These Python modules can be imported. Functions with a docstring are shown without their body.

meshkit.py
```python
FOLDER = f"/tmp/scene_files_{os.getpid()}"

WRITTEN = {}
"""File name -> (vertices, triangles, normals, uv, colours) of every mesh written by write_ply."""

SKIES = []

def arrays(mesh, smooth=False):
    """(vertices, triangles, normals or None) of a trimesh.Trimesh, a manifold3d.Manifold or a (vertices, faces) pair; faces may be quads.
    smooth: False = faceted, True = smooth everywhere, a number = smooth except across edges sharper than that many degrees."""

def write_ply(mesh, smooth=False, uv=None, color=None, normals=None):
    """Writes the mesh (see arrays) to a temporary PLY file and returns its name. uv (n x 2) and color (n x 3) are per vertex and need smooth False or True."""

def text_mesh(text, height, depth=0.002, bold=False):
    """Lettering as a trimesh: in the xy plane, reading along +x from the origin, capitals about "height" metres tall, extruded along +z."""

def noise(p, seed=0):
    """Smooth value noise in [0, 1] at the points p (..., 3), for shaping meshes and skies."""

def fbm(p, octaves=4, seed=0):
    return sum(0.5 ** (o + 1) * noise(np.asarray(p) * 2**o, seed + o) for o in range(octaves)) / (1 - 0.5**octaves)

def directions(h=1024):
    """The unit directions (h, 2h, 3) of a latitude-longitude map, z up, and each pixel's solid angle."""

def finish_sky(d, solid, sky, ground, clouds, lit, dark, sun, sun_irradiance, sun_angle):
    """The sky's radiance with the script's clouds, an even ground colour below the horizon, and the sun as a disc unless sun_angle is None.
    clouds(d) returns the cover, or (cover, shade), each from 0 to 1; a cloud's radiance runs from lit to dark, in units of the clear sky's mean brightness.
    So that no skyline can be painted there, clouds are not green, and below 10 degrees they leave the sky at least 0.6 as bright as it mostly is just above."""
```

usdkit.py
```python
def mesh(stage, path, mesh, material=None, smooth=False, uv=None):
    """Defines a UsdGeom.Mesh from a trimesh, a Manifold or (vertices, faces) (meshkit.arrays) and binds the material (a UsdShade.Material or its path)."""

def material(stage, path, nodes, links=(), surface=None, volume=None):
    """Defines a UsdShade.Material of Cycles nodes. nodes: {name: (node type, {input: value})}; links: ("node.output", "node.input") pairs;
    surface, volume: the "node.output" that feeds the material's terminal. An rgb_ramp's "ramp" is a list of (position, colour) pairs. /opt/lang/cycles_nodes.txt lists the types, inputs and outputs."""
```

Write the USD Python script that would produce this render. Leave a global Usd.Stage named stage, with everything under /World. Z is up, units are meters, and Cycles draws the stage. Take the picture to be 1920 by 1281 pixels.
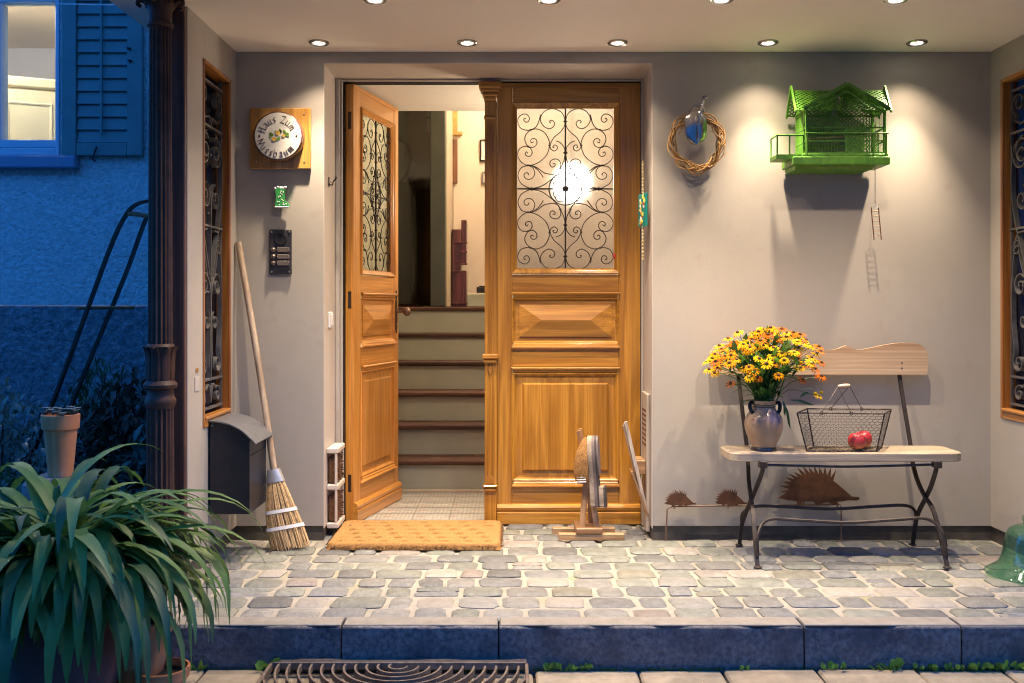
import math, random
import numpy as np, trimesh, usdkit, meshkit
from pxr import Usd, UsdGeom, UsdLux, UsdShade, Gf, Sdf, Vt
from shapely.geometry import Polygon, MultiPolygon, Point, LineString, MultiPoint, box as sbox
from shapely.ops import unary_union
from shapely import affinity

stage = Usd.Stage.CreateInMemory()
UsdGeom.SetStageUpAxis(stage, 'Z'); UsdGeom.SetStageMetersPerUnit(stage, 1.0)
UsdGeom.Xform.Define(stage, '/World'); UsdGeom.Scope.Define(stage, '/World/Looks')
_um = usdkit.material
def _material(st, path, nodes, links=(), **k):
    return _um(st, path, {n: (kd, {'clamp': True, **v} if kd == 'map_range' else v) for n, (kd, v) in nodes.items()}, links, **k)
usdkit.material = _material
rnd = random.Random(7); rng = np.random.default_rng(7)

# ------------------------------------------------------------------ camera, sky, lamps, exposure
CAM_D, CAM_Z, F_PX = 4.75, 1.13, 1829.0          # distance to the wall plane y=0, eye height, focal length in photo pixels
cam = UsdGeom.Camera.Define(stage, '/World/camera')
cam.AddTranslateOp().Set(Gf.Vec3d(0, -CAM_D, CAM_Z)); cam.AddRotateXYZOp().Set(Gf.Vec3f(90, 0, 0))
cam.CreateHorizontalApertureAttr(36.0); cam.CreateVerticalApertureAttr(36.0 * 683 / 1024)
cam.CreateFocalLengthAttr(F_PX / 1920 * 36)
cam.CreateHorizontalApertureOffsetAttr(5 / 1920 * 36); cam.CreateVerticalApertureOffsetAttr(-65.5 / 1920 * 36)
cam.CreateFStopAttr(5.6); cam.CreateFocusDistanceAttr(4.7)
cam.CreateExposureAttr(3.95)
SKY_STRENGTH = 0.15
sky = UsdLux.DomeLight.Define(stage, '/World/sky')
# dusk: the camera is balanced for the warm lamps, so the evening sky reads as deep blue
skym = usdkit.material(stage, '/World/Looks/dusk_sky', {
    's': ('sky_texture', {'sky_type': 'single_scattering', 'sun_disc': False, 'sun_elevation': 0.06, 'sun_rotation': 2.6}),
    'g': ('rgb_to_bw', {}), 't': ('mix_color', {'blend_type': 'multiply', 'fac': 1.0, 'b': (0.03, 0.27, 1.0), 'use_clamp': False}),
    'b': ('background_shader', {'strength': SKY_STRENGTH})}, [('s.color', 'g.color'), ('g.val', 't.a'), ('t.result', 'b.color')], surface='b.background')
UsdShade.MaterialBindingAPI.Apply(sky.GetPrim()).Bind(skym)
sky.GetPrim().SetCustomDataByKey('kind', 'structure')
LAMP_COL = Gf.Vec3f(1.0, 0.81, 0.61)
SPOT_POWER, SPOT2_POWER, HALL_POWER, ROOM_POWER = 92.0, 255.0, 5.5, 6.5
BEAM1, BEAM2 = 560.0, 390.0                       # the narrow beam inside each spotlight's wide spill
ROW1 = [-.892, -.197, .507, 1.212, 1.909]; ROW2 = [-.541, .159, .855, 1.558]
Y1, Y2, CEIL = -.18, -.82, 2.37

# ------------------------------------------------------------------ helpers
_used = {}; REMAP = {}
def numbered(parent, name):
    k = f'{parent}/{name}'
    n = _used.get(k, -1) + 1; _used[k] = n
    return k if n == 0 else f'{k}_{n:03d}'
def data(p, label=None, cat=None, group=None, kind=None):
    p = p.GetPrim() if hasattr(p, 'GetPrim') else p
    for k, v in (('label', label), ('category', cat), ('group', group), ('kind', kind)):
        if v: p.SetCustomDataByKey(k, v)
    return p
def thing(name, label=None, cat=None, loc=(0, 0, 0), rz=0, group=None, kind=None, parent='/World'):
    x = UsdGeom.Xform.Define(stage, numbered(str(parent) if isinstance(parent, str) else str(parent.GetPath()), name))
    x.AddTranslateOp().Set(Gf.Vec3d(*map(float, loc)))
    if rz: x.AddRotateZOp().Set(float(rz))
    data(x, label, cat, group, kind)
    return x
def obj(name, m, mt, parent='/World', smooth=False, label=None, cat=None, group=None, kind=None):
    par = parent if isinstance(parent, str) else str(parent.GetPath())
    if isinstance(m, MB): m = m.get()
    if par in REMAP: m = (REMAP[par](np.asarray(m[0], float)), m[1])
    p = usdkit.mesh(stage, numbered(par, name), m, mt, smooth=smooth)
    data(p, label, cat, group, kind)
    return p
def cat_(parts):
    V, F, n = [], [], 0
    for v, f in parts:
        V.append(np.asarray(v, float)); F.append(np.asarray(f, int) + n); n += len(v)
    return np.vstack(V), np.vstack(F)
def tm(m): return np.array(m.vertices), np.array(m.faces)
_BF = np.array([[0,1,3],[0,3,2],[4,6,7],[4,7,5],[0,4,5],[0,5,1],[2,3,7],[2,7,6],[0,2,6],[0,6,4],[1,5,7],[1,7,3]])
def box(x0, x1, y0, y1, z0, z1, b=0):
    if x1 < x0: x0, x1 = x1, x0
    if y1 < y0: y0, y1 = y1, y0
    if z1 < z0: z0, z1 = z1, z0
    if not b:
        return np.array([[x, y, z] for x in (x0, x1) for y in (y0, y1) for z in (z0, z1)], float), _BF
    b = min(b, .45 * (x1 - x0), .45 * (y1 - y0), .45 * (z1 - z0))
    P = []
    for sx in (0, 1):
        for sy in (0, 1):
            for sz in (0, 1):
                c = [x1 if sx else x0, y1 if sy else y0, z1 if sz else z0]
                d = [-b if sx else b, -b if sy else b, -b if sz else b]
                for k in range(3):
                    q = [c[i] + (d[i] if i != k else 0) for i in range(3)]
                    P.append(q)
    h = trimesh.Trimesh(np.array(P)).convex_hull
    return tm(h)
def hull(P): return tm(trimesh.Trimesh(np.array(P, float)).convex_hull)
def catmull(P, n=6, closed=False):
    P = np.asarray(P, float); m = len(P)
    if m < 3: return P
    out = []
    rngk = range(m if closed else m - 1)
    for i in rngk:
        p1, p2 = P[i], P[(i + 1) % m]
        p0 = P[(i - 1) % m] if closed or i > 0 else 2 * p1 - p2
        p3 = P[(i + 2) % m] if closed or i + 2 < m else 2 * p2 - p1
        for t in np.arange(n) / n:
            out.append(.5 * ((2 * p1) + (-p0 + p2) * t + (2 * p0 - 5 * p1 + 4 * p2 - p3) * t * t + (-p0 + 3 * p1 - 3 * p2 + p3) * t ** 3))
    if not closed: out.append(P[-1])
    return np.array(out)
def sweep(P, sec, closed=False, up=None, scale=None):
    """Sweeps the closed section (k x 2) along the path P; with up given, the section's second axis keeps to it."""
    P = np.asarray(P, float); n = len(P); sec = np.asarray(sec, float); k = len(sec)
    T = np.roll(P, -1, 0) - np.roll(P, 1, 0)
    if not closed: T[0] = P[1] - P[0]; T[-1] = P[-1] - P[-2]
    T /= np.maximum(np.linalg.norm(T, axis=1, keepdims=True), 1e-12)
    if up is not None:
        U = np.tile(np.asarray(up, float), (n, 1)); A = np.cross(T, U); A /= np.maximum(np.linalg.norm(A, axis=1, keepdims=True), 1e-9)
        B = U if True else np.cross(A, T)
    else:
        A = np.zeros((n, 3)); a = np.cross(T[0], [0, 0, 1.0])
        if np.linalg.norm(a) < .1: a = np.cross(T[0], [0, 1.0, 0])
        a /= np.linalg.norm(a)
        for i in range(n):
            a = a - T[i] * a.dot(T[i]); a /= max(np.linalg.norm(a), 1e-9); A[i] = a
        B = np.cross(T, A)
    s = np.ones(n) if scale is None else np.broadcast_to(scale, n)
    V = (P[:, None] + s[:, None, None] * (sec[None, :, :1] * A[:, None] + sec[None, :, 1:] * B[:, None])).reshape(-1, 3)
    F = []
    for i in range(n if closed else n - 1):
        j = (i + 1) % n
        for q in range(k):
            r = (q + 1) % k
            F += [[i * k + q, j * k + q, j * k + r], [i * k + q, j * k + r, i * k + r]]
    F = np.array(F)
    if not closed:
        c = len(V); V = np.vstack([V, P[:1], P[-1:]])
        F = np.vstack([F, [[c, q, (q + 1) % k] for q in range(k)], [[c + 1, (n - 1) * k + (q + 1) % k, (n - 1) * k + q] for q in range(k)]])
    return V, fix(V, F)
def fix(V, F):
    t = V[F]; vol = np.einsum('ij,ij->i', t[:, 0], np.cross(t[:, 1], t[:, 2])).sum()
    return F if vol > 0 else F[:, ::-1]
def circ(r, n=8): a = np.arange(n) / n * 2 * np.pi; return np.stack([r * np.cos(a), r * np.sin(a)], 1)
def tube(P, r, n=8, closed=False, scale=None): return sweep(P, circ(r, n), closed, scale=scale)
def rect_sec(a, b): return np.array([[-a, -b], [a, -b], [a, b], [-a, b]])
def lathe(prof, n=24, c=(0, 0, 0), mod=None):
    prof = np.asarray(prof, float); a = np.arange(n) / n * 2 * np.pi
    R = prof[:, :1] * np.ones((1, n))
    if mod is not None: R = R * mod(prof[:, 1:2], a[None])
    V = np.stack([R * np.cos(a), R * np.sin(a), prof[:, 1:2] * np.ones((1, n))], -1).reshape(-1, 3)
    F = []
    for i in range(len(prof) - 1):
        for q in range(n):
            r = (q + 1) % n
            F += [[i * n + q, i * n + r, (i + 1) * n + r], [i * n + q, (i + 1) * n + r, (i + 1) * n + q]]
    F = np.array(F)
    return V + np.asarray(c, float), fix(V, F)
def ext(poly, d):
    """Polygon (shapely) in xy extruded along z from 0 to d."""
    if poly.is_empty: return np.zeros((0, 3)), np.zeros((0, 3), int)
    gs = poly.geoms if hasattr(poly, 'geoms') else [poly]
    return cat_([tm(trimesh.creation.extrude_polygon(g, d, engine='earcut')) for g in gs if g.area > 1e-9])
def front(m, y, s=-1):
    """Takes (x, y, z) lying in xy to the xz plane: z becomes depth towards -y, starting at y."""
    v, f = m
    V = np.stack([v[:, 0], y - v[:, 2], v[:, 1]], 1)
    return V, f
def frame_loft(x0, x1, z0, z1, prof, fill=False):
    """Mitred rectangular moulding: prof is a list of (inset, y)."""
    V, F = [], []
    for d, y in prof:
        V += [[x0 + d, y, z0 + d], [x1 - d, y, z0 + d], [x1 - d, y, z1 - d], [x0 + d, y, z1 - d]]
    for i in range(len(prof) - 1):
        for q in range(4):
            r = (q + 1) % 4
            F += [[i * 4 + q, i * 4 + r, i * 4 + 4 + r], [i * 4 + q, i * 4 + 4 + r, i * 4 + 4 + q]]
    if fill: n = (len(prof) - 1) * 4; F += [[n, n + 1, n + 2], [n, n + 2, n + 3]]
    V, F = np.array(V, float), np.array(F)
    t = V[F]; nrm = np.cross(t[:, 1] - t[:, 0], t[:, 2] - t[:, 0])[:, 1].sum()
    return V, (F if nrm < 0 else F[:, ::-1])
def rot(m, ax, deg, c=(0, 0, 0)):
    v, f = m; a = math.radians(deg); c = np.asarray(c, float); co, si = math.cos(a), math.sin(a)
    M = {'x': [[1, 0, 0], [0, co, -si], [0, si, co]], 'y': [[co, 0, si], [0, 1, 0], [-si, 0, co]], 'z': [[co, -si, 0], [si, co, 0], [0, 0, 1]]}[ax]
    return (np.asarray(v) - c) @ np.array(M).T + c, f
def mv(m, x=0, y=0, z=0): return np.asarray(m[0]) + [x, y, z], m[1]
def sc(m, s): return np.asarray(m[0]) * np.asarray(s, float), m[1]
def ball(r, c=(0, 0, 0), n=2, s=(1, 1, 1)):
    m = trimesh.creation.icosphere(n, r); return np.array(m.vertices) * s + np.asarray(c, float), np.array(m.faces)
class MB:
    def __init__(s): s.p = []
    def __iadd__(s, m):
        if len(m[1]): s.p.append(m)
        return s
    def get(s): return cat_(s.p)
def at(px, py, y):
    d = (CAM_D + y) / F_PX
    return np.array([(px - 955) * d, y, CAM_Z - (py - 575) * d])
def flr(px, py, z=0.0):
    d = (CAM_Z - z) / (py - 575)
    return np.array([(px - 955) * d, d * F_PX - CAM_D, z])

# ------------------------------------------------------------------ materials
MT = {}
def mat(name, c1, c2=None, scale=6, stretch=(1, 1, 1), detail=4, rough=.6, rough2=None, bump=0, bscale=None, bdist=.004, bstretch=None, spots=None, vary=0, **pr):
    """Principled material: two colours mixed by noise, fine bump, optional second noise of spots (colour, scale, low, high)."""
    c2 = c2 or c1
    N = {'tc': ('texture_coordinate', {}), 'mp': ('mapping', {'scale': stretch}), 'no': ('noise_texture', {'scale': scale, 'detail': detail, 'roughness': .6}),
         'ra': ('rgb_ramp', {'ramp': [(.3, c1), (.7, c2)]}), 'p': ('principled_bsdf', {'roughness': rough, **pr})}
    L = [('tc.object', 'mp.vector'), ('mp.vector', 'no.vector'), ('no.fac', 'ra.fac')]
    col = 'ra.color'
    if spots:
        sc_, ss, lo, hi = spots
        N['n2'] = ('noise_texture', {'scale': ss, 'detail': 3}); N['m2'] = ('map_range', {'from_min': lo, 'from_max': hi, 'clamp': True}); N['x2'] = ('mix_color', {'b': sc_})
        L += [('tc.object', 'n2.vector'), ('n2.fac', 'm2.value'), ('m2.result', 'x2.fac'), (col, 'x2.a')]; col = 'x2.result'
    if vary:
        N['oi'] = ('object_info', {}); N['mv'] = ('map_range', {'to_min': 1 - vary, 'to_max': 1 + vary}); N['hv'] = ('hsv', {})
        L += [('oi.random', 'mv.value'), ('mv.result', 'hv.value'), (col, 'hv.color')]; col = 'hv.color'
    L.append((col, 'p.base_color'))
    if rough2 is not None:
        N['mr'] = ('map_range', {'to_min': rough, 'to_max': rough2}); L += [('no.fac', 'mr.value'), ('mr.result', 'p.roughness')]
    if bump:
        N['mp3'] = ('mapping', {'scale': bstretch or stretch}); N['n3'] = ('noise_texture', {'scale': bscale or scale * 4, 'detail': 5, 'roughness': .65}); N['bu'] = ('bump', {'strength': bump, 'distance': bdist})
        L += [('tc.object', 'mp3.vector'), ('mp3.vector', 'n3.vector'), ('n3.fac', 'bu.height'), ('bu.normal', 'p.normal')]
    m = usdkit.material(stage, f'/World/Looks/{name}', N, L, surface='p.BSDF')
    MT[name] = m
    return m
def wood(name, dark, light, axis='z', scale=7, rough=.3, coat=.5, coat_rough=.12, streak=.55, vary=.06):
    """Grain along one axis: stretched noise rings plus fine pores."""
    st = {'z': (9, 9, .55), 'x': (.55, 9, 9), 'y': (9, .55, 9)}[axis]
    pt = {'z': (140, 140, 2.2), 'x': (2.2, 140, 140), 'y': (140, 2.2, 140)}[axis]
    N = {'tc': ('texture_coordinate', {}), 'oi': ('object_info', {}), 'off': ('vector_math', {'math_type': 'multiply_add', 'vector2': (1, 1, 1)}),
         'cx': ('combine_xyz', {}), 'ml': ('math', {'math_type': 'multiply', 'value2': 13.0}),
         'mp': ('mapping', {'scale': st}), 'no': ('noise_texture', {'scale': scale / 7, 'detail': 3, 'distortion': .7}),
         'ri': ('math', {'math_type': 'multiply', 'value2': 9.0}), 'fr': ('math', {'math_type': 'pingpong', 'value2': 1.0}),
         'ra': ('rgb_ramp', {'ramp': [(0, dark), (streak, tuple((a + b) / 2 for a, b in zip(dark, light))), (1, light)]}),
         'mp2': ('mapping', {'scale': pt}), 'n2': ('noise_texture', {'scale': 1, 'detail': 3}), 'm2': ('map_range', {'from_min': .35, 'from_max': .7, 'to_min': .78, 'to_max': 1.08}),
         'mp3': ('mapping', {'scale': tuple(s / 6 for s in st)}), 'n3': ('noise_texture', {'scale': 1.3, 'detail': 2}), 'm3': ('map_range', {'from_min': .3, 'from_max': .7, 'to_min': .86, 'to_max': 1.10}),
         'mm': ('math', {'math_type': 'multiply'}), 'hv': ('hsv', {}), 'mv': ('map_range', {'to_min': 1 - vary, 'to_max': 1 + vary}), 'm4': ('math', {'math_type': 'multiply'}),
         'bu': ('bump', {'strength': .25, 'distance': .002}), 'p': ('principled_bsdf', {'roughness': rough, 'coat_weight': coat, 'coat_roughness': coat_rough})}
    L = [('oi.random', 'ml.value1'), ('ml.value', 'cx.x'), ('ml.value', 'cx.z'), ('tc.object', 'off.vector1'), ('cx.vector', 'off.vector3'), ('off.vector', 'mp.vector'), ('mp.vector', 'no.vector'), ('no.fac', 'ri.value1'), ('ri.value', 'fr.value1'), ('fr.value', 'ra.fac'),
         ('off.vector', 'mp2.vector'), ('mp2.vector', 'n2.vector'), ('n2.fac', 'm2.value'), ('off.vector', 'mp3.vector'), ('mp3.vector', 'n3.vector'), ('n3.fac', 'm3.value'), ('m2.result', 'mm.value1'), ('m3.result', 'mm.value2'),
         ('oi.random', 'mv.value'), ('mm.value', 'm4.value1'), ('mv.result', 'm4.value2'), ('m4.value', 'hv.value'), ('ra.color', 'hv.color'), ('hv.color', 'p.base_color'), ('n2.fac', 'bu.height'), ('bu.normal', 'p.normal')]
    MT[name] = usdkit.material(stage, f'/World/Looks/{name}', N, L, surface='p.BSDF')
    return MT[name]
def emit(name, col, s):
    MT[name] = usdkit.material(stage, f'/World/Looks/{name}', {'e': ('emission', {'color': col, 'strength': s})}, [], surface='e.emission'); return MT[name]

plaster = mat('taupe_plaster', (.365, .325, .272), (.425, .378, .315), scale=1.1, rough=.75, bump=.15, bscale=80, bdist=.003, spots=((.36, .31, .25), 9.0, .6, .8))
jambpl = mat('jamb_plaster', (.50, .44, .38), (.55, .48, .42), scale=2, rough=.65, bump=.15, bscale=60, bdist=.002)
ceilm = mat('ceiling_paint', (.86, .80, .73), (.89, .83, .76), scale=1.2, rough=.7, bump=.08, bscale=60, bdist=.002)
skirtm = mat('skirting_stone', (.05, .043, .036), (.10, .085, .065), scale=12, rough=.5, bump=.3, bscale=40)
oak_v = wood('oak_upright', (.35, .145, .014), (.55, .255, .033), 'z')
oak_h = wood('oak_level', (.35, .145, .014), (.55, .255, .033), 'x')
pine_v = wood('pine_upright', (.52, .20, .028), (.66, .29, .055), 'z', streak=.35)  # brighter copy of the oak, light on the open leaf put into the colour
pine_h = wood('pine_level', (.52, .20, .028), (.66, .29, .055), 'x', streak=.35)
win_v = wood('window_wood', (.25, .08, .012), (.48, .19, .035), 'z')
win_y = wood('window_wood_level', (.35, .13, .02), (.58, .25, .05), 'y')
iron = mat('black_iron', (.018, .016, .015), (.035, .03, .027), scale=30, rough=.45, metallic=.6, bump=.2, bscale=120, bdist=.001)
iron_warm = mat('brown_iron', (.035, .027, .022), (.07, .052, .042), scale=20, rough=.5, metallic=.5, bump=.2, bscale=90, bdist=.001)
steel_flat = mat('grey_forged_steel', (.16, .15, .14), (.28, .26, .235), scale=18, rough=.42, metallic=.7, bump=.25, bscale=60, bdist=.001)
column_m = mat('brown_column_paint', (.045, .021, .014), (.085, .040, .027), scale=14, specular_ior_level=.25, rough=.55, bump=.3, bscale=60, bdist=.002)
board_m = wood('dark_brown_board', (.06, .022, .010), (.13, .05, .022), 'z', rough=.5, coat=.2)
chrome = mat('chrome', (.45, .44, .43), rough=.25, metallic=1.0)
hole = mat('dark_hole', (.012, .011, .01), rough=.9)
darkglass = usdkit.material(stage, '/World/Looks/dark_window_glass', {'p': ('principled_bsdf', {'base_color': (.012, .013, .018), 'roughness': .06}), 't': ('transparent_bsdf', {'color': (.5, .55, .6)}), 'm': ('mix_closure', {'fac': .12})}, [('p.BSDF', 'm.closure1'), ('t.BSDF', 'm.closure2')], surface='m.closure')
clearpane = usdkit.material(stage, '/World/Looks/clear_pane', {'t': ('transparent_bsdf', {'color': (.95, .97, .95)}), 'g': ('glossy_bsdf', {'roughness': .03}), 'lw': ('layer_weight', {'blend': .5}), 'pw': ('math', {'math_type': 'power', 'value2': 4.0}), 'f': ('math', {'math_type': 'multiply_add', 'value2': .7, 'value3': .04}), 'm': ('mix_closure', {})}, [('lw.facing', 'pw.value1'), ('pw.value', 'f.value1'), ('f.value', 'm.fac'), ('t.BSDF', 'm.closure1'), ('g.BSDF', 'm.closure2')], surface='m.closure')
frosted = usdkit.material(stage, '/World/Looks/frosted_glass', {
    'tc': ('texture_coordinate', {}), 'no': ('noise_texture', {'scale': 60, 'detail': 3}), 'bu': ('bump', {'strength': .35, 'distance': .004}),
    't': ('transparent_bsdf', {'color': (.95, .95, .93)}), 'r': ('refraction_bsdf', {'color': (.70, .71, .73), 'roughness': .19, 'IOR': 1.3}), 'd': ('translucent_bsdf', {'color': (.85, .83, .78)}), 'g': ('glossy_bsdf', {'roughness': .12}), 'f': ('fresnel', {'IOR': 1.45}),
    'm1': ('mix_closure', {'fac': .93}), 'm3': ('mix_closure', {'fac': .03}), 'm2': ('mix_closure', {})},
    [('tc.object', 'no.vector'), ('no.fac', 'bu.height'), ('bu.normal', 'r.normal'), ('bu.normal', 'g.normal'), ('t.BSDF', 'm1.closure1'), ('r.BSDF', 'm1.closure2'), ('m1.closure', 'm3.closure1'), ('d.BSDF', 'm3.closure2'), ('f.fac', 'm2.fac'), ('m3.closure', 'm2.closure1'), ('g.BSDF', 'm2.closure2')], surface='m2.closure')
lampglow = emit('lamp_glow', (1.0, .90, .76), 1.1)
globeglow = emit('globe_glow', (1.0, .80, .58), HALL_POWER)
roomglow = emit('room_lamp_glow', (1.0, .88, .74), ROOM_POWER)
STONES = [mat(f'cobble_{n}', a, b, scale=22, rough=.55, bump=.8, bscale=45, bdist=.010, vary=.18) for n, a, b in (
    ('green_grey', (0.143, 0.150, 0.126), (0.227, 0.231, 0.197)), ('blue_grey', (0.130, 0.134, 0.130), (0.206, 0.206, 0.197)), ('grey', (0.160, 0.157, 0.141), (0.239, 0.231, 0.210)), ('olive', (0.160, 0.155, 0.118), (0.235, 0.223, 0.172)), ('pink_grey', (0.202, 0.172, 0.147), (0.277, 0.239, 0.206)), ('pale', (0.252, 0.231, 0.197), (0.319, 0.290, 0.248)), ('dark', (0.101, 0.101, 0.097), (0.160, 0.160, 0.151)))]
mortar = mat('pale_mortar', (.27, .245, .20), (.35, .315, .26), scale=25, rough=.9, bump=.5, bscale=70, bdist=.004, spots=((.25, .24, .14), 4, .55, .75))
kerbm = mat('kerb_granite', (.045, .045, .05), (.18, .17, .165), scale=55, rough=.6, bump=.9, bscale=55, bdist=.008, spots=((.045, .045, .05), 6, .5, .72), vary=.2)
kerbtop = mat('kerb_top_pale', (.21, .188, .152), (.29, .258, .212), scale=20, rough=.75, bump=.4, bscale=60, bdist=.004)
paver = mat('street_paver', (.26, .205, .135), (.35, .285, .195), scale=22, rough=.85, bump=.5, bscale=60, bdist=.006, spots=((.17, .145, .105), 5, .52, .75), vary=.1)
soil = mat('dark_soil', (.022, .017, .012), (.06, .048, .034), scale=20, rough=.95, bump=.8, bscale=40, bdist=.02)
coir = mat('coir', (.27, .125, .034), (.52, .275, .085), scale=160, detail=5, rough=.95, bump=.9, bscale=260, bdist=.006)
coirdark = mat('coir_dark', (.07, .03, .012), (.24, .12, .04), scale=120, rough=.95, bump=.9, bscale=200, bdist=.006)
beech = wood('beech', (.30, .15, .06), (.52, .31, .15), 'x', rough=.45, coat=.15)
beech_v = wood('beech_upright', (.30, .15, .06), (.52, .31, .15), 'z', rough=.45, coat=.15)
ash_x = wood('pale_ash', (.50, .31, .17), (.70, .50, .31), 'x', rough=.45, coat=.1, streak=.3)
grey_wood = wood('weathered_seat_wood', (.30, .23, .155), (.46, .365, .255), 'x', rough=.6, coat=0, streak=.4)
grey_wood_v = wood('weathered_wood_upright', (.40, .32, .24), (.60, .50, .40), 'z', rough=.6, coat=0, streak=.4)
rust = mat('rusty_plate', (.055, .022, .010), (.13, .05, .02), scale=18, rough=.8, bump=.4, bscale=60, bdist=.002)
rod_m = mat('rusty_rod', (.16, .085, .045), (.26, .15, .09), scale=30, rough=.6, metallic=.3)
green_paint = mat('green_cage_paint', (.055, .18, .010), (.12, .31, .020), scale=45, stretch=(1, 1, .3), rough=.5, bump=.3, bscale=150)
white_paint = mat('white_paint', (.72, .71, .68), rough=.45)
terracotta = mat('terracotta', (.46, .155, .05), (.60, .24, .10), scale=8, rough=.85, bump=.2, bscale=50, spots=((.5, .38, .3), 5, .6, .8))
# ------------------------------------------------------------------ ground
KX0, KY = -1.305, -1.205                           # kerb front face, back of its top
street = obj('street', box(-40, 40, -40, 40, -.40, -.172), soil, kind='structure')
def poly_stone(cx, cy, w, h, top, base, n=14, rough_=.085, sk=0.0, dome=.006, inset=.012):
    """One setted stone: rounded outline, sides down to base, slightly domed top."""
    a = (np.arange(n) + .5) / n * 2 * np.pi
    e = 2.0 / rnd.uniform(4.5, 9)
    x = np.sign(np.cos(a)) * np.abs(np.cos(a)) ** e * w / 2; y = np.sign(np.sin(a)) * np.abs(np.sin(a)) ** e * h / 2
    k = 1 + np.array([rnd.uniform(-rough_, rough_ * .3) for _ in a]); x, y = x * k + y * sk, y * k
    def ring(s, z): return np.stack([cx + x * s[0], cy + y * s[1], np.full(n, z)], 1)
    sx, sy = 1 - 2 * inset / w, 1 - 2 * inset / h
    V = np.vstack([ring((1, 1), base), ring((1, 1), top - dome * 1.6), ring((sx, sy), top - dome * .35), ring((sx * .5, sy * .5), top), [[cx, cy, top + dome * .1]]])
    V[2 * n:, 2] += np.array([rnd.uniform(-.0012, .0012) for _ in range(len(V) - 2 * n)]) + (V[2 * n:, 0] - cx) * rnd.uniform(-.02, .02) + (V[2 * n:, 1] - cy) * rnd.uniform(-.02, .02)
    F = []
    for r in range(3):
        for q in range(n):
            p = (q + 1) % n; F += [[r * n + q, r * n + p, (r + 1) * n + p], [r * n + q, (r + 1) * n + p, (r + 1) * n + q]]
    F += [[3 * n + q, 3 * n + (q + 1) % n, 4 * n] for q in range(n)]
    return V, np.array(F)
terrace = obj('terrace', cat_([box(-2.2, 3.1, KY, 0.02, -.171, -.012), box(-.905, .698, .021, .44, -.17, -.0125)]), mortar, kind='structure')
weights = [30, 20, 25, 8, 6, 7, 6]
def lay_row(y0, y1, x0, x1):
    x = x0 - rnd.uniform(0, .1)
    while x < x1 - .04:
        w = rnd.choice([rnd.uniform(.10, .14), rnd.uniform(.14, .20), rnd.uniform(.16, .23)])
        w = min(w, x1 - x)
        if w < .05: break
        h = y1 - y0
        g = rnd.uniform(.010, .018)
        if rnd.random() < .07 and h > .1 and w > .11:       # two thin stones in one place
            for q in (0, 1):
                obj('cobblestone', poly_stone(x + w / 2, y0 + h * (.27 + .47 * q), w - g, h * .46 - g * .8, rnd.uniform(-.003, .002), -.05), rnd.choices(STONES, weights)[0], terrace, smooth=35)
        else:
            obj('cobblestone', poly_stone(x + w / 2, (y0 + y1) / 2 + rnd.uniform(-.006, .006), w - g, h - g + rnd.uniform(-.006, .004), rnd.uniform(-.003, .003), -.05, sk=rnd.uniform(-.08, .08)), rnd.choices(STONES, weights)[0], terrace, smooth=35)
        x += w
y = KY + .004
while y < -.02:
    h = min(rnd.uniform(.122, .152), -y)
    if h < .05: break
    lay_row(y, y + h, -1.33 if y > -.72 else -1.75, 2.34 if y > -.72 else 2.42)
    y += h
for yy in (0.0, .115, .23): lay_row(yy, yy + .11, -.895, .695)
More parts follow.
